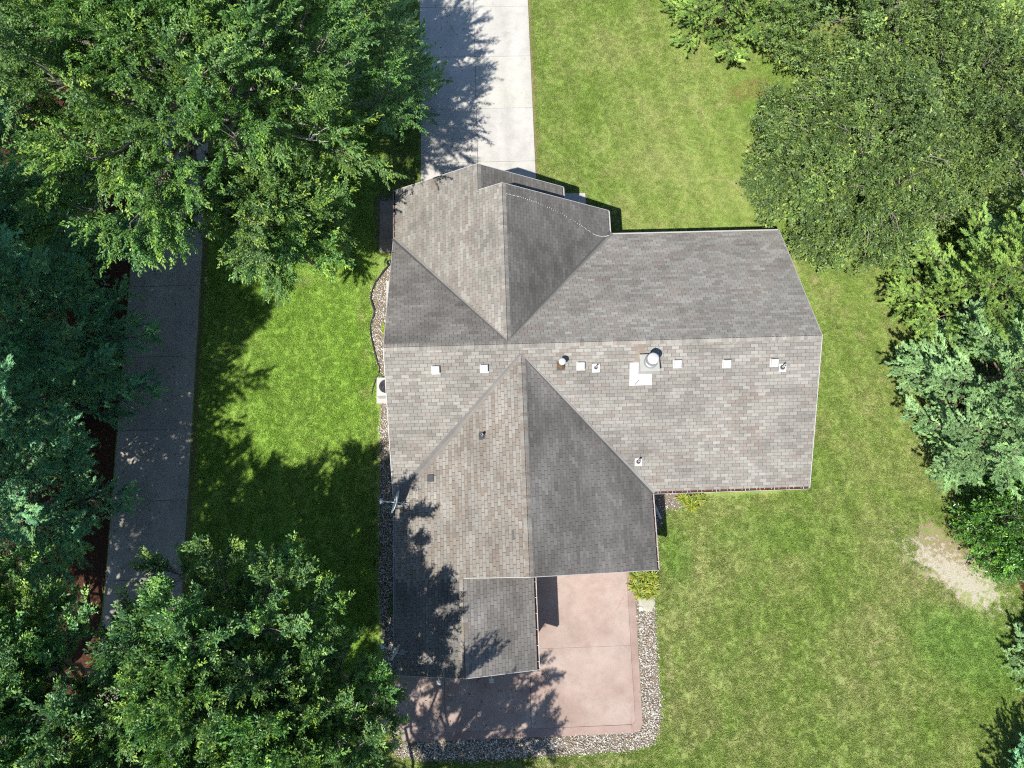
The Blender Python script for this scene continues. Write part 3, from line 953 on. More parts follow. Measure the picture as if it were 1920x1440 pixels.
# openings on the walls
def opening(name, c, hx, hy, hz, mat, frame='white'):
    b = MB()
    b.box(c, (hx, hy, hz))
    o = b.build(name, M[mat], house)
    f = MB()
    t_ = .06
    if hx > hy:
        for dz in (-1, 1):
            f.box((c[0], c[1], c[2] + dz * (hz + t_ / 2)), (hx + t_, hy + .012, t_ / 2))
        for dx in (-1, 1):
            f.box((c[0] + dx * (hx + t_ / 2), c[1], c[2]), (t_ / 2, hy + .01, hz - .002))
    else:
        for dz in (-1, 1):
            f.box((c[0], c[1], c[2] + dz * (hz + t_ / 2)), (hx + .012, hy + t_, t_ / 2))
        for dy in (-1, 1):
            f.box((c[0], c[1] + dy * (hy + t_ / 2), c[2]), (hx + .01, t_ / 2, hz - .002))
    f.build('frame', M[frame], o)
opening('garage_door', (XW + BF, YNF - .29, 1.1), 2.4, .02, 1.08, 'white', 'trim')
opening('window', (XE - .29, 10.4, 1.5), .02, .6, .6, 'glass')
opening('window', (XE - .29, 5.2, 1.5), .02, .6, .6, 'glass')
opening('window', (9.4, YR - AS + .41, 1.5), .7, .02, .55, 'glass')
opening('window', (9.0, YR + AN - .41, 1.5), .7, .02, .55, 'glass')
opening('window', (XW + .41, 4.6, 1.5), .02, .5, .55, 'glass')

# ---- roof fittings
def roof_frame(x, y, face):
    if face == 'S':
        z = ZR - MM * (YR - y); s = Vector((0, 1, MM)).normalized(); e = Vector((1, 0, 0))
    else:   # west face of the south gable
        z = ZE + MS * (x - XW); s = Vector((1, 0, MS)).normalized(); e = Vector((0, -1, 0))
    n = e.cross(s).normalized()
    R = Matrix((e, s, n)).transposed().to_4x4()
    return Matrix.Translation((x, y, z)) @ R, z
def part(b, name, mat, parent, mw=None, smooth=False):
    o = b.build(name, M[mat], parent, smooth)
    if mw is not None:
        o.matrix_local = mw
    return o
first_vent = None
for x, y in [(-2.6, 7.0), (-.70, 7.0), (3.11, 6.99), (6.95, 6.97), (8.92, 6.92), (10.82, 6.91)]:
    mw, z = roof_frame(x, y, 'S')
    if first_vent is None:
        b = MB()
        b.box((0, -.025, .016), (.17, .175, .004))
        b.box((0, 0, .055), (.12, .12, .04))
        vo = part(b, 'box_vent', 'white', house, mw)
        c = MB()
        c.box((0, .01, .125), (.148, .148, .034), bev=.022)
        part(c, 'hood', 'white', vo)
        first_vent = vo
    else:
        vo = link(first_vent.copy(), house)
        vo.matrix_local = mw
        for ch in first_vent.children:
            link(ch.copy(), vo)
up_lean = Matrix.Identity(3)
def pipe_vent(x, y, face, h, r, boot_mat, boot):
    mw, z = roof_frame(x, y, face)
    b = MB()
    if boot:
        b.box((0, -.03, .016), (.15, .17, .004))
    else:
        b.box((0, 0, .016), (.14, .14, .004))
    inv = mw.to_3x3().inverted()
    vo = part(b, 'pipe_vent', boot_mat, house, mw)
    up = inv @ Vector((0, 0, 1))
    R = up.to_track_quat('Z', 'Y').to_matrix()
    c = MB()
    c.lathe([(r * 2.1, -.02), (r * 1.9, .035), (r * 1.15, .085)], (0, 0, .015), 18, R)
    part(c, 'collar', 'rubber' if boot_mat != 'galv' else 'rust', vo, smooth=True)
    p = MB()
    p.lathe([(r, 0), (r, h), (r * .78, h), (r * .76, h - .12), (0.001, h - .12)], (0, 0, 0), 18, R)
    part(p, 'pipe', 'white' if boot_mat != 'rubber' else 'galv', vo, smooth=False)
    return vo
pipe_vent(3.71, 6.9, 'S', .28, .035, 'white', True)
pipe_vent(11.18, 6.72, 'S', .33, .05, 'white', True)
pipe_vent(5.48, 3.33, 'S', .36, .045, 'white', True)
pipe_vent(-.86, 4.4, 'W', .32, .055, 'rubber', False)
# round furnace flue with cap
mw, z = roof_frame(2.33, 7.02, 'S')
b = MB()
b.box((0, -.02, .016), (.16, .18, .004))
fo = part(b, 'flue', 'rubber', house, mw)
R = (mw.to_3x3().inverted() @ Vector((0, 0, 1))).to_track_quat('Z', 'Y').to_matrix()
c = MB(); c.lathe([(.17, -.05), (.16, .03), (.11, .13), (.1, .14)], (0, 0, .01), 20, R); part(c, 'collar', 'rust', fo, smooth=True)
c = MB(); c.lathe([(.095, 0), (.095, .52), (.10, .53)], (0, 0, 0), 20, R); part(c, 'pipe', 'galv', fo, smooth=True)
c = MB(); c.lathe([(.11, .50), (.135, .52), (.14, .60), (.13, .625), (.08, .64), (0.001, .645)], (0, 0, 0), 24, R); part(c, 'cap', 'white', fo, smooth=True)
# flat black vent and a slipped shingle on the tan slope
mw, z = roof_frame(-2.98, 2.9, 'W')
b = MB(); b.box((0, 0, .04), (.14, .15, .028), bev=.02); part(b, 'slant_vent', 'rubber', house, mw)
mw, z = roof_frame(.22, .52, 'W')
b = MB(); b.box((0, 0, .016), (.19, .055, .004), tint=(.1, .097, .094)); part(b, 'loose_shingle', 'shingle', house, mw)
# chimney: boxed metal chase with a round termination, white flashing apron, patched brown cricket
zc = ZR - MM * (YR - 6.95)
b = MB()
b.box((5.77, 6.93, zc + .02), (.37, .33, .34))
ch = b.build('chimney', M['trim'], house)
c = MB(); c.box((5.77, 6.93, zc + .385), (.385, .345, .02), bev=.012); part(c, 'chase_cover', 'chase', ch)
c = MB(); c.lathe([(.2, 0), (.2, .5), (.195, .5)], (5.78, 6.93, zc + .4), 32); part(c, 'chimney_pipe', 'galv', ch, smooth=True)
c = MB(); c.lathe([(.2, .1), (.255, .08), (.265, .2), (.2, .22)], (5.78, 6.93, zc + .4), 32); part(c, 'storm_collar', 'galv', ch, smooth=True)
c = MB(); c.lathe([(.19, .50), (.225, .51), (.23, .66), (.225, .68), (.17, .71), (.001, .725)], (5.78, 6.93, zc + .4), 32); part(c, 'chimney_cap', 'white', ch, smooth=True)
mwc, _ = roof_frame(5.5, 6.62, 'S')
c = MB(); c.box((0, 0, .018), (.45, .47, .004)); o = part(c, 'flashing', 'white', ch); o.matrix_local = mwc
c = MB(); c.box((-.14, -.33, .026), (.012, .13, .004), Matrix.Rotation(-.7, 3, 'Z')); o = part(c, 'flashing_seam', 'rubber', ch); o.matrix_local = mwc
mwc, _ = roof_frame(5.5, 7.42, 'S')
c = MB()
for k in range(5):
    c.box((random.uniform(-.02, .02), -.32 + k * .135, .018 + k * .0005), (.15 if k > 1 else .24 - k * .03, .066, .004), tint=random.choice([(0.1785, 0.1446, 0.1169), (0.16, 0.1262, 0.1015), (0.1908, 0.1569, 0.1292)]))
o = part(c, 'patch_shingles', 'shingle', ch); o.matrix_local = mwc
# small floodlights under the south gable and the downspout
for x in (-2.86, -.78):
    b = MB()
    b.box((x, YSS - .42, 2.4), (.085, .085, .05), bev=.015)
    so = b.build('flood_light', M['white'], house)
    c = MB(); c.box((x, YSS + .0, 2.4), (.03, .34, .03)); c.build('bracket', M['white'], so)
b = MB()
b.tube([(6.06, 1.55, 2.7), (5.9, 1.55, 2.5), (5.8, 1.55, 2.3), (5.8, 1.55, .25), (6.0, 1.55, .12)], .045, 8)
ds = b.build('downspout', M['white'], house)
b = MB()
b.tube([(6.0, 1.55, .12), (6.3, 2.05, .14), (6.62, 1.95, .16), (6.95, 1.1, .1)], .06, 8)
b.build('extension', M['white'], ds)

# string of little white bulbs lying across the dark north-east slope
pts = [(.42, 14.26), (.98, 14.27), (1.78, 14.2), (2.72, 14.0), (3.68, 13.64), (4.29, 13.36), (4.70, 13.36), (4.98, 13.5)]
b, wire = MB(), []
zs = lambda x: ZE + MN * (XW + 2 * BN - x) + .03
path = []
for i in range(len(pts) - 1):
    for k in range(10):
        f = k / 10
        path.append((pts[i][0] * (1 - f) + pts[i + 1][0] * f, pts[i][1] * (1 - f) + pts[i + 1][1] * f + random.uniform(-.015, .015)))
path = [(x, y, zs(x)) for x, y in path]
b.tube(path, .006, 4)
ls = tag(b.build('light_string', M['rubber']), 'string of small white bulbs lying across the dark north-east roof slope', 'light string')
bm = MB(); V, F = ico(); bm.add([Vector(v) * .016 for v in V], [tuple(f) for f in F]); bmesh_ = bm.mesh('bulb', M['bulb'])
for i, p in enumerate(path):
    if random.random() < .86:
        o = link(bpy.data.objects.new('bulb', bmesh_), ls)
        o.location = (p[0], p[1], p[2] + .02)

# ================================================================== THINGS ROUND THE HOUSE
# satellite dishes on the west eave
def dish(base, ctr, nv, rad, lnb, label):
    root = empty('satellite_dish', base, label, 'satellite dish', 'satellite dishes on the west eave')
    inv = Vector(base)
    nv = Vector(nv).normalized()
    R = nv.to_track_quat('Z', 'Y').to_matrix()
    c = Vector(ctr) - inv
    b = MB()
    prof = [(0.001, -.09 * rad / .45), (rad * .35, -.075 * rad / .45), (rad * .7, -.04 * rad / .45), (rad, .0), (rad + .012, .0), (rad + .012, -.012), (rad * .7, -.055 * rad / .45), (0.001, -.105 * rad / .45)]
    b.lathe(prof, c, 32, R)
    b.build('reflector', M['dish'], root, True)
    l = Vector(lnb) - inv
    b = MB()
    st = c - nv * .03 - Vector((0, 0, rad * .75))
    b.tube([c - nv * .08, st + nv * .02, st + (l - st) * .5, l], .022, 6)
    b.build('feed_arm', M['dish'], root)
    b = MB()
    ax = (c - l).normalized()
    b.lathe([(0.001, -.06), (.035, -.06), (.035, .04), (.06, .06), (.06, .09), (0.001, .095)], l, 14, ax.to_track_quat('Z', 'Y').to_matrix())
    b.box(l - Vector((.0, 0, .0)), (.03, .11, .03))
    b.build('receiver', M['dish'], root)
    b = MB()
    b.tube([(0, 0, .0), (0, 0, .22), c - nv * .1], .026, 8)
    b.tube([(.0, .0, .12), (.22, .02, .12)], .018, 6)
    b.box((0, 0, .01), (.1, .1, .008))
    b.build('mast', M['galv'], root)
    return root
zm = lambda x: ZE + MS * (x - XW)
dish((-4.15, 1.95, zm(-4.15) + .02), (-4.42, 2.0, 3.75), (-.93, .28, .26), .45, (-5.02, 2.06, 3.5), 'larger grey satellite dish on the west eave beside the tan slope')
dish((-4.2, -3.78, zm(-4.2) + .02), (-4.45, -3.72, 3.5), (-.84, .5, .2), .31, (-4.98, -3.5, 3.36), 'smaller satellite dish at the south end of the west eave')
# air conditioner
ac = empty('air_conditioner', (-5.2, 7.38, .07), 'white square air conditioning unit half under the west eave', 'air conditioner')
b = MB(); b.box((0, 0, .38), (.42, .42, .38), bev=.03); b.build('casing', M['white'], ac)
b = MB(); b.lathe([(.33, .0), (.33, .012), (.31, .012), (.31, .002)], (0, 0, .762), 32); b.build('fan_ring', M['galv'], ac, True)
b = MB(); b.lathe([(.001, .764), (.31, .764)], (0, 0, 0), 32); b.build('fan_opening', M['black'], ac)
for k in range(4):
    b = MB(); b.box((.16, 0, 0), (.12, .06, .004), Matrix.Rotation(.25, 3, 'X')); o = b.build('fan_blade', M['rubber'], ac); o.location = (0, 0, .79); o.rotation_euler.z = k * math.pi / 2 + .4
for r_ in (.1, .17, .24):
    b = MB(); b.tube([(r_ * math.cos(a), r_ * math.sin(a), .82) for a in np.linspace(0, 2 * math.pi, 25)], .006, 4, cap=False); b.build('grille_ring', M['rubber'], ac)
# black garden edging strip
ed = [(-5.18, 13.5), (-5.42, 13.24), (-5.64, 12.91), (-5.82, 12.66), (-5.94, 12.38), (-6.02, 12.1), (-6.04, 11.85), (-5.99, 11.65), (-5.93, 11.45), (-5.87, 11.25), (-5.88, 11.05), (-5.98, 10.8), (-6.05, 10.53), (-6.04, 10.2), (-6.0, 9.88), (-5.93, 9.55), (-5.85, 9.22), (-5.75, 8.85), (-5.62, 8.45), (-5.64, 8.2), (-5.72, 8.07), (-5.82, 7.8), (-5.91, 7.56), (-5.98, 7.19)]
b = MB()
b.tube([(x, y, .05 + .02 * math.sin(i)) for i, (x, y) in enumerate(ed)], [.045] * 12 + [.035] * 6 + [.025] * 6, 6)
tag(b.build('garden_edging', M['black']), 'wavy black plastic edging strip beside the west pebble bed', 'garden edging')
# hose reel lump on the soil
b = MB()
for k in range(3):
    b.tube([(-5.2 + (.10 - k * .012) * math.cos(a) , 13.62 + (.13 - k * .01) * math.sin(a), .05 + k * .035) for a in np.linspace(0, 2 * math.pi, 17)], .018, 5, cap=False)
b.tube([(-5.12, 13.7, .1), (-5.05, 13.78, .12), (-5.0, 13.85, .06)], .018, 5)
tag(b.build('hose_coil', M['black']), 'small black hose coil at the north tip of the west pebble bed', 'hose')
# round stepping stone
b = MB()
b.lathe([(.36, -.02), (.36, .055), (.345, .072), (.2, .078), (.001, .078)], (6.08, -2.5, 0), 26)
for i in range(len(b.v)):
    x, y, z = b.v[i]
    k = 1 + .05 * math.sin(5 * math.atan2(y + 2.5, x - 6.08) + 1)
    b.v[i] = (6.08 + (x - 6.08) * k, -2.5 + (y + 2.5) * k, z)
b.t = [(1.05, 1.1, .98)] * len(b.t)
tag(b.build('stepping_stone', M['pad'], None, True), 'round pale stepping stone below the larger hosta', 'stepping stone')
b = MB(); b.add([Vector(v) * .12 + Vector((5.80, -2.72, .05)) for v in V], [tuple(f) for f in F], (.8, .82, .9)); tag(b.build('rock', M['stone'], None, True), 'small pale rock by the patio border next to the stepping stone', 'rock')

# strappy plants
def strap_plant(name, ctrs, nl, ln, label, seed, cols, wid=.05, group=None):
    r = np.random.default_rng(seed)
    cx, cy = np.mean([c[0] for c in ctrs]), np.mean([c[1] for c in ctrs])
    root = empty(name, (cx, cy, .02), label, 'plant', group)
    Vs, Lp, St, T = [], [], [], []
    for (x, y) in ctrs:
        for i in range(nl):
            a = r.uniform(0, 6.283)
            el = r.uniform(.35, 1.35)
            L = ln * r.uniform(.65, 1.1)
            w_ = wid * r.uniform(.7, 1.2)
            col = np.array(cols[r.integers(0, len(cols))]) * r.uniform(.8, 1.2)
            d = np.array([math.cos(a), math.sin(a), 0])
            s_ = np.array([-math.sin(a), math.cos(a), 0])
            p = np.array([x - cx + r.normal(0, .05), y - cy + r.normal(0, .05), 0.0])
            base = len(Vs)
            ws = [.45, 1.0, .85, .0]
            th = el
            for k in range(4):
                if k:
                    p = p + (d * math.cos(th) + np.array([0, 0, math.sin(th)])) * L / 3
                    th -= r.uniform(.35, .7)
                Vs.append(p + s_ * w_ * ws[k] / 2)
                Vs.append(p - s_ * w_ * ws[k] / 2)
            for k in range(3):
                q = base + 2 * k
                St.append(len(Lp)); Lp += [q, q + 1, q + 3, q + 2]; T.append(col)
    me = fast_mesh('leaves', np.array(Vs), Lp, St, M['leaf'], np.array(T))
    tag(link(bpy.data.objects.new('leaves', me), root), kind='stuff')
    return root
HC = [(0.225, 0.27, 0.0225), (0.315, 0.33, 0.0375), (0.15, 0.2175, 0.0225), (0.09, 0.165, 0.0225), (0.36, 0.3525, 0.0675)]
strap_plant('hosta', [(8.05, 1.95), (8.4, 1.85), (8.75, 1.95), (8.4, 1.65)], 110, .42, 'bright yellow-green hosta below the south-east eave', 21, HC, group='hostas by the house')
strap_plant('hosta', [(5.65, -1.35), (6.05, -1.25), (6.4, -1.4), (5.6, -1.75), (6.0, -1.8), (6.4, -1.85), (5.8, -2.05), (6.15, -2.1)], 95, .42, 'large yellow-green hosta clump at the patio corner', 22, HC, group='hostas by the house')
strap_plant('bedding_plant', [(-5.38, 10.42), (-5.3, 10.2)], 60, .24, 'small yellow-green plant in the west pebble bed', 23, [(.32, .36, .05), (.2, .3, .04)], .04)
strap_plant('weed', [(-5.55, 7.9), (-5.65, 8.1)], 40, .18, 'little green weeds north of the air conditioner', 24, [(.13, .22, .03)], .03)
strap_plant('bedding_plant', [(-4.9, -1.8), (-4.85, -2.1), (-4.95, -2.4)], 60, .34, 'leafy green plant in the shaded west bed under the roof edge', 25, [(.08, .17, .03), (.12, .22, .04)], .05)
strap_plant('bedding_plant', [(-5.75, .25), (-5.85, .0)], 70, .32, 'pale green tuft at the lawn edge of the west bed', 26, [(.2, .3, .04), (.14, .24, .03)], .03)

# ================================================================== GRASS
def make_grass():
    r = np.random.default_rng(31)
    n = 230000
    X = r.uniform(-20, 24, n)
    Y = r.uniform(-11, 30, n)
    k = (X > -13.85) | (X < -17.6)
    hb = [(-4.6, 12.7, 2.0, 13.7), (-4.6, 5.2, 13.6, 14.8), (-4.6, 3.2, 14.7, 16.0), (-4.6, 6.2, -1.1, 2.1), (-4.6, 1.2, -4.7, -1), (-3.7, 2.15, 15, 40), (-5.75, -4.4, -5, 17.0), (-5.0, 5.65, -7.8, -.9), (2.7, 4.5, 16.3, 17.05), (-11.3, -4, -7.2, -5.2)]
    for x0, x1, y0, y1 in hb:
        k &= ~((X > x0) & (X < x1) & (Y > y0) & (Y < y1))
    X, Y = X[k], Y[k]
    k = np.array([not any(inside(p, a, b_) for p in (GW, GS, GN_, MU, MU3)) for a, b_ in zip(X, Y)])
    X, Y = X[k], Y[k]
    u = (X - 19.9) * math.cos(-.62) + (Y + 1.4) * math.sin(-.62)
    v = -(X - 19.9) * math.sin(-.62) + (Y + 1.4) * math.cos(-.62)
    nz = np.array([vnoise(a * 1.7, b_ * 1.7, 77) * .6 + vnoise(a * 4.1, b_ * 4.1, 78) * .4 for a, b_ in zip(X, Y)])
    k = ~((u / 2.6) ** 2 + (v / 1.25) ** 2 < 2.6 * (1 - nz) * r.uniform(.8, 1.1, len(u)) - .3)
    X, Y = X[k], Y[k]
    me = bpy.data.meshes.new('grass')
    me.vertices.add(len(X))
    me.vertices.foreach_set('co', np.stack([X, Y, np.full(len(X), .0)], 1).astype(np.float32).ravel())
    me.materials.append(M['grass'])
    go = tag(link(bpy.data.objects.new('grass', me)), 'short grass tufts growing all over the lawn', 'grass', kind='stuff')
    # tuft prototype
    m = 22
    P = np.stack([r.normal(0, .05, m), r.normal(0, .05, m), np.zeros(m)], 1)
    a = r.uniform(0, 6.28, m)
    D = np.stack([np.cos(a), np.sin(a), r.uniform(.35, 1.6, m)], 1)
    Nn = np.stack([r.normal(0, .5, m), r.normal(0, .5, m), np.ones(m)], 1)
    tuft = bpy.data.objects.new('grass_tuft', leaf_mesh(P, D, Nn, r.uniform(.05, .10, m), r.uniform(.012, .02, m), np.ones((m, 3)), M['grass']))
    ng = bpy.data.node_groups.new('grass_scatter', 'GeometryNodeTree')
    ng.interface.new_socket('Geometry', in_out='INPUT', socket_type='NodeSocketGeometry')
    ng.interface.new_socket('Geometry', in_out='OUTPUT', socket_type='NodeSocketGeometry')
    gi, gout = ng.nodes.new('NodeGroupInput'), ng.nodes.new('NodeGroupOutput')
    iop = ng.nodes.new('GeometryNodeInstanceOnPoints')
    oi = ng.nodes.new('GeometryNodeObjectInfo')
    oi.inputs['Object'].default_value = tuft
    rv = ng.nodes.new('FunctionNodeRandomValue'); rv.data_type = 'FLOAT_VECTOR'
    rv.inputs[0].default_value = (-.15, -.15, 0); rv.inputs[1].default_value = (.15, .15, 6.28)
    rs = ng.nodes.new('FunctionNodeRandomValue'); rs.data_type = 'FLOAT'
    rs.inputs[2].default_value = .6; rs.inputs[3].default_value = 1.3
    ng.links.new(gi.outputs[0], iop.inputs['Points'])
    ng.links.new(oi.outputs['Geometry'], iop.inputs['Instance'])
    ng.links.new(rv.outputs[0], iop.inputs['Rotation'])
    ng.links.new(rs.outputs[1], iop.inputs['Scale'])
    ng.links.new(iop.outputs[0], gout.inputs[0])
    md = go.modifiers.new('scatter', 'NODES')
    md.node_group = ng
make_grass()

# ================================================================== TREES
def wander(p, q, k, amt, r, sag=0.0):
    p, q = np.array(p, float), np.array(q, float)
    ln = np.linalg.norm(q - p)
    out = []
    for i in range(k + 1):
        t_ = i / k
        c = p * (1 - t_) + q * t_
        if 0 < i < k:
            c = c + r.normal(0, amt * ln, 3)
        c[2] += sag * ln * math.sin(math.pi * t_)
        out.append(c)
    return out
def along(path, t_):
    f = t_ * (len(path) - 1)
    i = min(int(f), len(path) - 2)
    u = f - i
    return path[i] * (1 - u) + path[i + 1] * u, path[i + 1] - path[i]

def shoots_to_leaves(P, D, Ls, per, leaf_l, leaf_w, droop, cols, tipcols, r, spread=.8, tip_p=.5):
    """leafy shoots: P start, D direction, Ls length"""
    n = len(P)
    D = norm(D)
    t_ = (np.arange(per) + .5) / per
    t_ = np.clip(t_[None] + r.uniform(-.04, .04, (n, per)), 0, 1)
    C = P[:, None] + D[:, None] * (Ls[:, None] * t_)[..., None]
    C[..., 2] -= droop * .35 * (Ls[:, None] * t_ ** 2)
    C += r.normal(0, .035, C.shape)
    ang = r.uniform(0, 6.283, (n, per))
    ref = np.where(np.abs(D[:, 2:3]) < .9, np.array([[0, 0, 1.]]), np.array([[1., 0, 0]]))
    S = norm(np.cross(D, ref))
    U = np.cross(S, D)
    lat = S[:, None] * np.cos(ang)[..., None] + U[:, None] * np.sin(ang)[..., None] * .6
    LD = D[:, None] * (.35 + .5 * t_[..., None] ** 2) + lat * spread + r.normal(0, .25, (n, per, 3))
    LD[..., 2] -= droop
    NN = np.array([0, 0, 1.0]) + r.normal(0, .38, (n, per, 3)) + D[:, None] * .2
    base = np.array(cols)[r.integers(0, len(cols), n)][:, None] * r.uniform(.75, 1.25, (n, per, 1))
    tip = np.array(tipcols)[r.integers(0, len(tipcols), n)][:, None] * r.uniform(.8, 1.2, (n, per, 1))
    istip = ((t_ > .72) & (r.random((n, 1)) < tip_p))[..., None]
    T = np.where(istip, tip, base)
    L = leaf_l * r.uniform(.7, 1.2, n * per)
    W = leaf_w * r.uniform(.75, 1.2, n * per)
    return C.reshape(-1, 3), LD.reshape(-1, 3), NN.reshape(-1, 3), L, W, T.reshape(-1, 3)

def euler_from(X, Z):
    """Euler angles of frames whose local x is X and whose local z is nearest Z"""
    X = norm(X)
    Y = norm(np.cross(Z, X))
    Z = np.cross(X, Y)
    R = np.stack([X, Y, Z], -1)
    y = np.arcsin(np.clip(-R[:, 2, 0], -1, 1))
    return np.stack([np.arctan2(R[:, 2, 1], R[:, 2, 2]), y, np.arctan2(R[:, 1, 0], R[:, 0, 0])], 1)
def spray_group(name, protos):
    ng = bpy.data.node_groups.new(name, 'GeometryNodeTree')
    ng.interface.new_socket('Geometry', in_out='INPUT', socket_type='NodeSocketGeometry')
    ng.interface.new_socket('Geometry', in_out='OUTPUT', socket_type='NodeSocketGeometry')
    gi, go = ng.nodes.new('NodeGroupInput'), ng.nodes.new('NodeGroupOutput')
    jn = ng.nodes.new('GeometryNodeJoinGeometry')
    for p in protos:
        oi = ng.nodes.new('GeometryNodeObjectInfo')
        oi.inputs['Object'].default_value = p
        gt = ng.nodes.new('GeometryNodeGeometryToInstance')
        ng.links.new(oi.outputs['Geometry'], gt.inputs[0])
        ng.links.new(gt.outputs[0], jn.inputs[0])
    iop = ng.nodes.new('GeometryNodeInstanceOnPoints')
    iop.inputs['Pick Instance'].default_value = True
    def at(nm, typ):
        x = ng.nodes.new('GeometryNodeInputNamedAttribute')
        x.data_type = typ
        x.inputs[0].default_value = nm
        return x.outputs[0]
    ng.links.new(gi.outputs[0], iop.inputs['Points'])
    ng.links.new(jn.outputs[0], iop.inputs['Instance'])
    ng.links.new(at('pick', 'INT'), iop.inputs['Instance Index'])
    ng.links.new(at('rot', 'FLOAT_VECTOR'), iop.inputs['Rotation'])
    ng.links.new(at('sz', 'FLOAT'), iop.inputs['Scale'])
    ng.links.new(iop.outputs[0], go.inputs[0])
    return ng
def crown(parent, P, D, Z, sz, T, ng, nproto, r):
    n = len(P)
    me = bpy.data.meshes.new('crown')
    me.vertices.add(n)
    me.vertices.foreach_set('co', np.asarray(P, np.float32).ravel())
    a = me.attributes.new('rot', 'FLOAT_VECTOR', 'POINT'); a.data.foreach_set('vector', euler_from(D, Z).astype(np.float32).ravel())
    a = me.attributes.new('sz', 'FLOAT', 'POINT'); a.data.foreach_set('value', np.asarray(sz, np.float32))
    a = me.attributes.new('pick', 'INT', 'POINT'); a.data.foreach_set('value', r.integers(0, nproto, n).astype(np.int32))
    tt = np.ones((n, 4), np.float32); tt[:, :3] = T
    a = me.attributes.new('ctint', 'FLOAT_COLOR', 'POINT'); a.data.foreach_set('color', tt.ravel())
    o = tag(link(bpy.data.objects.new('crown', me), parent), kind='stuff')
    md = o.modifiers.new('foliage', 'NODES')
    md.node_group = ng
    return o
def leaf_protos(name, k, per, length, leaf, droop, mat, seed, tipmul, tip_p=.5, spread=.8):
    """leafy shoots along local x; leaf colours are relative, the crown adds the tree's own"""
    out = []
    for i in range(k):
        r = np.random.default_rng(seed + i)
        D = np.array([[1., 0, .05]])
        C, LD, NN, L, W, T = shoots_to_leaves(np.zeros((1, 3)), D, np.array([length]), per, leaf[0], leaf[1], droop, [(1, 1, 1)], [tipmul], r, spread, tip_p)
        out.append(bpy.data.objects.new(name, leaf_mesh(C, LD, NN, L, W, T, M[mat], name=name)))
    return out
def needle_protos(name, k, seed, tufts=12, nn=9, length=.5, ndl=.165, nw=.03):
    """a flat pine branchlet: needle bundles fanning forward along local x"""
    out = []
    for i in range(k):
        r = np.random.default_rng(seed + i)
        P, D, N, L, W, T = [], [], [], [], [], []
        for j in range(tufts):
            f = j / (tufts - 1)
            side = r.choice([-1, 1])
            p = np.array([length * f, side * r.uniform(0, .12) * (1.1 - f), r.normal(.0, .02)])
            az0 = side * r.uniform(.1, .9) * (1.05 - f)
            for q in range(nn):
                az = az0 + r.uniform(-.55, .55)
                el = r.uniform(-.1, .55)
                D.append((math.cos(az) * math.cos(el), math.sin(az) * math.cos(el), math.sin(el)))
                P.append(p - np.array([.06 * r.random(), 0, 0]))
                N.append(np.array([0, 0, 1.]) + r.normal(0, .28, 3))
                L.append(ndl * r.uniform(.75, 1.15)); W.append(nw * r.uniform(.6, 1.15))
                T.append(np.ones(3) * r.uniform(.72, 1.25))
        out.append(bpy.data.objects.new(name, leaf_mesh(np.array(P), np.array(D), np.array(N), np.array(L), np.array(W), np.array(T), M['needle_spray'], .05, name)))
    return out
SPRAYS = {
    'maple': spray_group('maple_foliage', leaf_protos('maple_shoot', 6, 54, .9, (.11, .052), .55, 'spray', 500, (2.0, 1.6, 1.15))),
    'oak': spray_group('oak_foliage', leaf_protos('oak_shoot', 6, 48, .65, (.102, .053), .2, 'spray', 520, (2.0, 1.65, 1.2))),
    'apple': spray_group('apple_foliage', leaf_protos('apple_shoot', 6, 24, .42, (.095, .055), .15, 'spray', 540, (2.0, 1.7, 1.2), .35)),
    'holly': spray_group('holly_foliage', leaf_protos('holly_shoot', 6, 22, .45, (.11, .055), .1, 'spray_gloss', 560, (1.7, 1.6, 1.1), .5)),
    'pine': spray_group('pine_foliage', needle_protos('pine_shoot', 6, 580)),
}

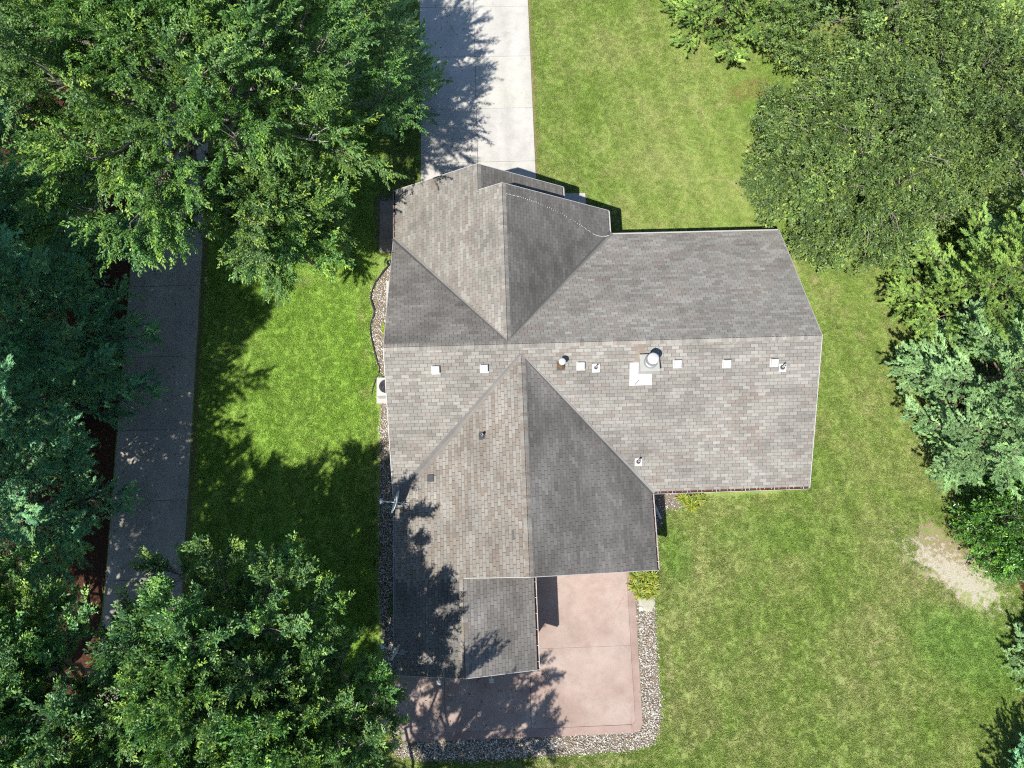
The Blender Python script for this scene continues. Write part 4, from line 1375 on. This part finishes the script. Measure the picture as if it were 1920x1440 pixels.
def broadleaf(label, base, rad, zc, rz, limbs, subs, shoots, cols, seed, kind='oak', group=None, name='broadleaf_tree', trunk_r=.2, up=.25, bark='bark', low=-.35, wander_k=1.0):
    r = np.random.default_rng(seed)
    root = empty(name, (base[0], base[1], 0), label, 'tree', group)
    tb = MB()
    top = np.array([r.normal(0, .3), r.normal(0, .3), zc + rz * .6])
    tr = wander((0, 0, -.1), top, 7, .012, r)
    tb.tube(tr, list(np.linspace(trunk_r, trunk_r * .25, 8)), 8)
    SP, SD, ST = [], [], []
    ga = 2.39996
    for i in range(limbs):
        f = (i + .5) / limbs
        el = min(low + (1.5 - low) * f ** .95, 1.5)
        az = i * ga + r.uniform(-.3, .3)
        limb_t = r.uniform(.8, 1.2) * np.array([r.uniform(.9, 1.15), 1.0, r.uniform(.8, 1.15)])
        k = r.uniform(.76, 1.1)
        tip = np.array([rad * math.cos(el) * math.cos(az) * k, rad * math.cos(el) * math.sin(az) * k, zc + rz * math.sin(el) * k])
        st, _ = along(tr, np.clip(.25 + .55 * f + r.uniform(-.08, .08), .18, .9))
        path = wander(st, tip, 6, .035, r, .06)
        tb.tube(path, list(np.linspace(trunk_r * .4, .015, 7)), 5, cap=False)
        for j in range(subs):
            t_ = .27 + .73 * ((j + r.random()) / subs) ** .8
            p, d = along(path, min(t_, .999))
            d = d / np.linalg.norm(d)
            sd = r.normal(0, 1, 3)
            sd -= d * sd.dot(d)
            sd /= np.linalg.norm(sd)
            sd[2] = sd[2] * .6 + .12
            dirn = d * r.uniform(.5, .9) + sd * r.uniform(.6, 1.0)
            dirn /= np.linalg.norm(dirn)
            ln = rad * r.uniform(.22, .40) * (1.1 - .45 * t_)
            sp = wander(p, p + dirn * ln, 3, .05, r, .04)
            tb.tube(sp, list(np.linspace(.022, .006, 4)), 4, cap=False)
            for s_ in range(shoots):
                tt = .25 + .75 * (s_ + r.random()) / shoots
                c, dd = along(sp, min(tt, .999))
                dd = dd / np.linalg.norm(dd)
                outw = c - np.array([0, 0, zc - .3 * rz])
                outw = outw / (np.linalg.norm(outw) + 1e-6)
                SP.append(c)
                ST.append(limb_t)
                SD.append(dd * .55 + outw * .5 + r.normal(0, .38, 3) + np.array([0, 0, up]))
    SP, SD = np.array(SP), np.array(SD)
    n = len(SP)
    Z = np.array([0, 0, 1.]) + r.normal(0, .35, (n, 3))
    T = np.array(cols)[r.integers(0, len(cols), n)] * r.uniform(.8, 1.25, (n, 1)) * np.array(ST)
    tb.build('trunk', M[bark], root, True)
    k = SP[:, 2] > .4
    crown(root, SP[k], SD[k], Z[k], r.uniform(.55, 1.2, k.sum()), T[k], SPRAYS[kind], 6, r)
    return root

def dome_tree(label, base, rad, h, nshoot, cols, seed, group=None, kind='apple', name='dense_tree', trunk_r=.16, cat='tree'):
    """low, twiggy, closed crown: shoots fill a lumpy shell"""
    r = np.random.default_rng(seed)
    root = empty(name, (base[0], base[1], 0), label, cat, group)
    tb = MB()
    lump = [(norm(np.array([r.normal(), r.normal(), abs(r.normal()) * .8])), r.uniform(-.30, .2), r.uniform(6, 40)) for _ in range(260)]
    def R(d):
        k = np.ones(len(d)) * .93
        for c, a, s_ in lump:
            k += a * np.exp(-s_ * 4 * (1 - d @ c))
        return k
    d = r.normal(0, 1, (nshoot, 3))
    d[:, 2] = np.abs(d[:, 2]) * 1.0 - .28
    d = norm(d)
    depth = 1 - r.random(nshoot) ** 2.2 * .30
    P = d * np.array([rad, rad, h * .62]) * (R(d) * depth)[:, None] + np.array([0, 0, h * .38])
    gap = np.array([vnoise(q[0] * 1.1 + 90, q[1] * 1.1 + q[2] * .9 + 90, seed + 7) * .55 + vnoise(q[0] * 2.6 + 90, q[1] * 2.6 + q[2] * 2 + 90, seed + 9) * .45 for q in P])
    k = (P[:, 2] > .25) & ((gap > .30) | (depth < .86))
    P, d = P[k], d[k]
    n = len(P)
    D = d * .8 + r.normal(0, .55, d.shape) + np.array([0, 0, .3])
    Z = np.array([0, 0, 1.]) + r.normal(0, .4, (n, 3))
    cl = np.array([vnoise(p[0] * .9 + 50, p[1] * .9 + 50, seed) for p in P])
    T = np.array(cols)[r.integers(0, len(cols), n)] * r.uniform(.8, 1.25, (n, 1)) * (1 + np.clip((cl - .6) * 1.6, 0, .6))[:, None] * np.array([1.0, 1.0, .95])
    tr = wander((0, 0, -.1), (0, 0, h * .4), 4, .02, r)
    tb.tube(tr, list(np.linspace(trunk_r, trunk_r * .7, 5)), 8)
    for i in range(26):
        az, el = i * 2.39996, r.uniform(.05, 1.3)
        tip = np.array([math.cos(az) * math.cos(el) * rad, math.sin(az) * math.cos(el) * rad, h * .38 + h * .6 * math.sin(el)]) * np.array([.88, .88, .92])
        path = wander(tr[-2], tip, 6, .05, r, .05)
        tb.tube(path, list(np.linspace(.07, .012, 7)), 5, cap=False)
        for j in range(5):
            p, dd = along(path, r.uniform(.45, .95))
            q = p + (norm(dd) + r.normal(0, .6, 3)) * r.uniform(.4, .8)
            tb.tube([p, (p + q) / 2 + r.normal(0, .05, 3), q], [.02, .014, .006], 4, cap=False)
    tb.build('trunk', M['bark'], root, True)
    crown(root, P, D, Z, r.uniform(.75, 1.3, n), T, SPRAYS[kind], 6, r)
    return root

def pine(label, base, h, rad, seed, cols, group=None, whorls=15, name='pine_tree', z0=.08, density=1.0, per=(5, 8), shape=.72):
    r = np.random.default_rng(seed)
    root = empty(name, (base[0], base[1], 0), label, 'tree', group)
    tb = MB()
    tr = wander((0, 0, -.1), (r.normal(0, .15), r.normal(0, .15), h), 8, .006, r)
    tb.tube(tr, list(np.linspace(.02 * h, .02, 9)), 8)
    SP, SD = [], []
    for w_ in range(whorls):
        f = (w_ + .5) / whorls
        zf = z0 + (1 - z0) * f
        L = rad * (1 - f) ** shape * min(1.0, .72 + 1.6 * f)
        nb = r.integers(*per) if f < .8 else 5
        a0 = r.uniform(0, 6.28)
        for b_ in range(nb):
            az = a0 + b_ * 6.283 / nb + r.uniform(-.3, .3)
            l = L * r.uniform(.7, 1.15) + .25
            p, _ = along(tr, min(.999, zf * .98 + r.uniform(-.02, .02)))
            el = -.12 + .75 * f + r.uniform(-.12, .12)
            q = p + l * np.array([math.cos(az) * math.cos(el), math.sin(az) * math.cos(el), math.sin(el)])
            path = wander(p, q, 5, .02, r, -.05)
            path[-1][2] += .06 * l
            tb.tube(path, list(np.linspace(.012 + .012 * l, .008, 6)), 5, cap=False)
            d0 = (q - p) / l
            side = np.cross(d0, [0, 0, 1.])
            side /= np.linalg.norm(side)
            SP.append(path[-1] - d0 * .3); SD.append(d0 + np.array([0, 0, .2]))
            nbl = max(3, int(l * 3.6 * density))
            for k in range(nbl):
                t_ = .25 + .74 * (k + r.random()) / nbl
                c, dd = along(path, t_)
                sg = 1 if k % 2 else -1
                dirn = d0 * r.uniform(.55, 1.0) + side * sg * r.uniform(.5, 1.0) + np.array([0, 0, r.uniform(-.05, .16)])
                dirn /= np.linalg.norm(dirn)
                bl = (.15 + .36 * l * (1.02 - t_)) * r.uniform(.7, 1.2)
                tb.tube([c, c + dirn * bl], [.012, .006], 3, cap=False)
                m = max(1, int(bl / .22))
                for j in range(m + 1):
                    o_ = c + dirn * bl * (j / m if m else 0) + r.normal(0, .04, 3)
                    SP.append(o_)
                    SD.append(dirn + side * r.normal(0, .5) + np.array([0, 0, r.uniform(-.02, .28)]) + d0 * .25)
    SP, SD = np.array(SP), norm(np.array(SD))
    n = len(SP)
    Z = np.array([0, 0, 1.]) + r.normal(0, .18, (n, 3))
    T = np.array(cols)[r.integers(0, len(cols), n)] * r.uniform(.75, 1.3, (n, 1))
    tb.build('trunk', M['bark_pine'], root, True)
    crown(root, SP, SD, Z, r.uniform(.7, 1.15, n), T, SPRAYS['pine'], 6, r)
    return root

MAPLE = [(0.082, 0.18, 0.044), (0.1, 0.205, 0.05), (0.068, 0.152, 0.04), (0.115, 0.225, 0.053)]
OAK = [(0.078, 0.189, 0.059), (0.098, 0.217, 0.066), (0.062, 0.156, 0.051), (0.119, 0.234, 0.067)]
broadleaf('big spreading maple over the lane, northwest of the house', (-11.5, 17.9), 7.4, 9.0, 5.3, 56, 12, 16, MAPLE, 101, 'maple', 'maples north-west of the house', 'maple_tree', .3)
broadleaf('sunlit maple in the far north-west corner of the lot', (-18.4, 22.4), 5.8, 9.5, 4.8, 28, 11, 17, [tuple(x * 1.25 for x in c) for c in MAPLE], 102, 'maple', 'maples north-west of the house', 'maple_tree', .26)
broadleaf('smaller bright maple between the big maple and the sunny west lawn', (-8.6, 13.4), 2.4, 5.8, 2.4, 22, 8, 12, [tuple(x * 1.15 for x in c) for c in MAPLE], 103, 'maple', 'maples north-west of the house', 'maple_tree', .13)
GB = 'leafy trees south-west of the house'
broadleaf('leafy tree over the foot of the lane, west of the other south-western trees', (-15.0, -4.3), 4.3, 8.4, 4.2, 30, 11, 16, OAK, 111, 'oak', GB, trunk_r=.24)
broadleaf('leafy tree reaching north over the shaded west lawn', (-9.4, -3.7), 4.1, 8.0, 4.0, 30, 11, 16, OAK, 112, 'oak', GB, trunk_r=.22)
broadleaf('leafy tree beside the western tail of the red patio', (-6.8, -5.6), 3.3, 7.8, 3.7, 26, 10, 15, OAK, 113, 'oak', GB, trunk_r=.18)
broadleaf('leafy tree at the bottom edge, south of the lane tree', (-12.8, -8.6), 4.8, 8.6, 4.2, 28, 11, 15, OAK, 114, 'oak', GB, trunk_r=.24)
broadleaf('leafy tree in the bottom corner, west of the lane foot', (-19.0, -4.2), 4.4, 8.2, 4.0, 28, 11, 15, OAK, 116, 'oak', GB, trunk_r=.22)
broadleaf('leafy tree below the south-west patio corner', (-5.2, -10.6), 4.0, 8.0, 3.7, 26, 10, 15, OAK, 115, 'oak', GB, trunk_r=.2)
APPLE = [(0.098, 0.16, 0.05), (0.115, 0.182, 0.053), (0.076, 0.128, 0.043), (0.135, 0.205, 0.06)]
GD = 'dense round trees north-east of the house'
dome_tree('large dense round tree nearest the roof corner', (17.0, 17.0), 5.5, 6.6, 10500, APPLE, 121, GD)
dome_tree('dense round tree at the right edge, east of the nearest round tree', (23.6, 19.2), 5.3, 7.0, 8500, APPLE, 122, GD)
dome_tree('dense round tree at the top edge, north of the nearest round tree', (20.0, 24.8), 5.6, 6.8, 8500, [tuple(x * 1.12 for x in c) for c in APPLE], 123, GD)
BLUE = [(0.28, 0.45, 0.19), (0.245, 0.4, 0.18), (0.32, 0.5, 0.205), (0.21, 0.36, 0.15)]
YEL = [(0.25, 0.385, 0.085), (0.22, 0.35, 0.085), (0.285, 0.42, 0.1), (0.17, 0.28, 0.08)]
DEEP = [(0.19, 0.42, 0.22), (0.16, 0.36, 0.2), (0.23, 0.46, 0.21), (0.27, 0.48, 0.2)]
GP = 'pines along the eastern edge'
pine('yellow-green pine at the edge of the dense round tree', (21.3, 10.0), 9.0, 4.3, 131, YEL, GP, 9, per=(5, 7), density=1.3)
pine('blue-green pine in the middle of the eastern row', (21.2, 6.3), 9.0, 4.0, 132, BLUE, GP, 9, per=(5, 7), density=1.3)
pine('blue-green pine above the dark shrub', (21.0, 3.9), 8.0, 3.6, 133, BLUE, GP, 8, per=(5, 7), density=1.3)
pine('taller pine behind the eastern row at the right edge', (25.0, 12.0), 10.5, 3.8, 134, BLUE, GP, whorls=10)
GW_ = 'pines along the western lane'
pine('western pine nearest the big maple', (-20.0, 13.6), 18.0, 4.8, 141, DEEP, GW_, 11, per=(5, 8), shape=.42, density=1.3)
pine('western pine with pale sunlit boughs over the lane', (-19.5, 9.6), 18.0, 5.0, 142, DEEP, GW_, 11, per=(5, 8), shape=.42, density=1.3)
pine('western pine in the middle of the lane row', (-19.5, 6.0), 19.5, 5.0, 143, DEEP, GW_, 11, per=(5, 8), shape=.42, density=1.3)
pine('western pine at the south end of the lane row', (-20.0, 2.2), 20.0, 4.9, 144, DEEP, GW_, 10, per=(5, 8), shape=.42, density=1.3)
pine('bluish pine beside the driveway behind the big maple', (-5.0, 22.2), 9.5, 2.5, 151, BLUE, whorls=11)
pine('pale green conifer on the north lawn edge', (12.0, 26.6), 8.0, 4.0, 152, YEL, whorls=10)
pine('bluish conifer at the top edge behind the pale green conifer', (15.8, 27.6), 8.5, 2.6, 153, BLUE)
pine('small pine at the right edge below the dark shrub', (23.2, -5.6), 5.0, 2.2, 154, BLUE, whorls=10)
pine('pine in the south-east corner shading the lawn', (21.8, -11.0), 8.5, 2.9, 155, DEEP, whorls=12)
dome_tree('dark glossy shrub at the east edge beside the sandy patch', (21.7, .2), 2.1, 4.2, 2200, [(.06, .15, .025), (.08, .185, .03), (.045, .115, .022)], 161, None, 'holly', 'holly_shrub', .08, 'shrub')
# dead grey branch poking out of the maple
r0 = np.random.default_rng(5)
b = MB()
st = np.array([-6.55, 14.2, 10.2])
for q in [(-5.75, 14.15, 11.0), (-5.7, 13.7, 10.9), (-6.05, 14.75, 11.0), (-5.9, 14.0, 11.1)]:
    b.tube(wander(st, q, 4, .05, r0), [.03, .022, .016, .011, .006], 5)
b.tube(wander((-9.2, 16.4, 8.4), st, 5, .03, r0), list(np.linspace(.06, .03, 6)), 6)
tag(b.build('dead_branch', M['bark_dead']), 'bare bleached branch sticking out of the big maple', 'branch')
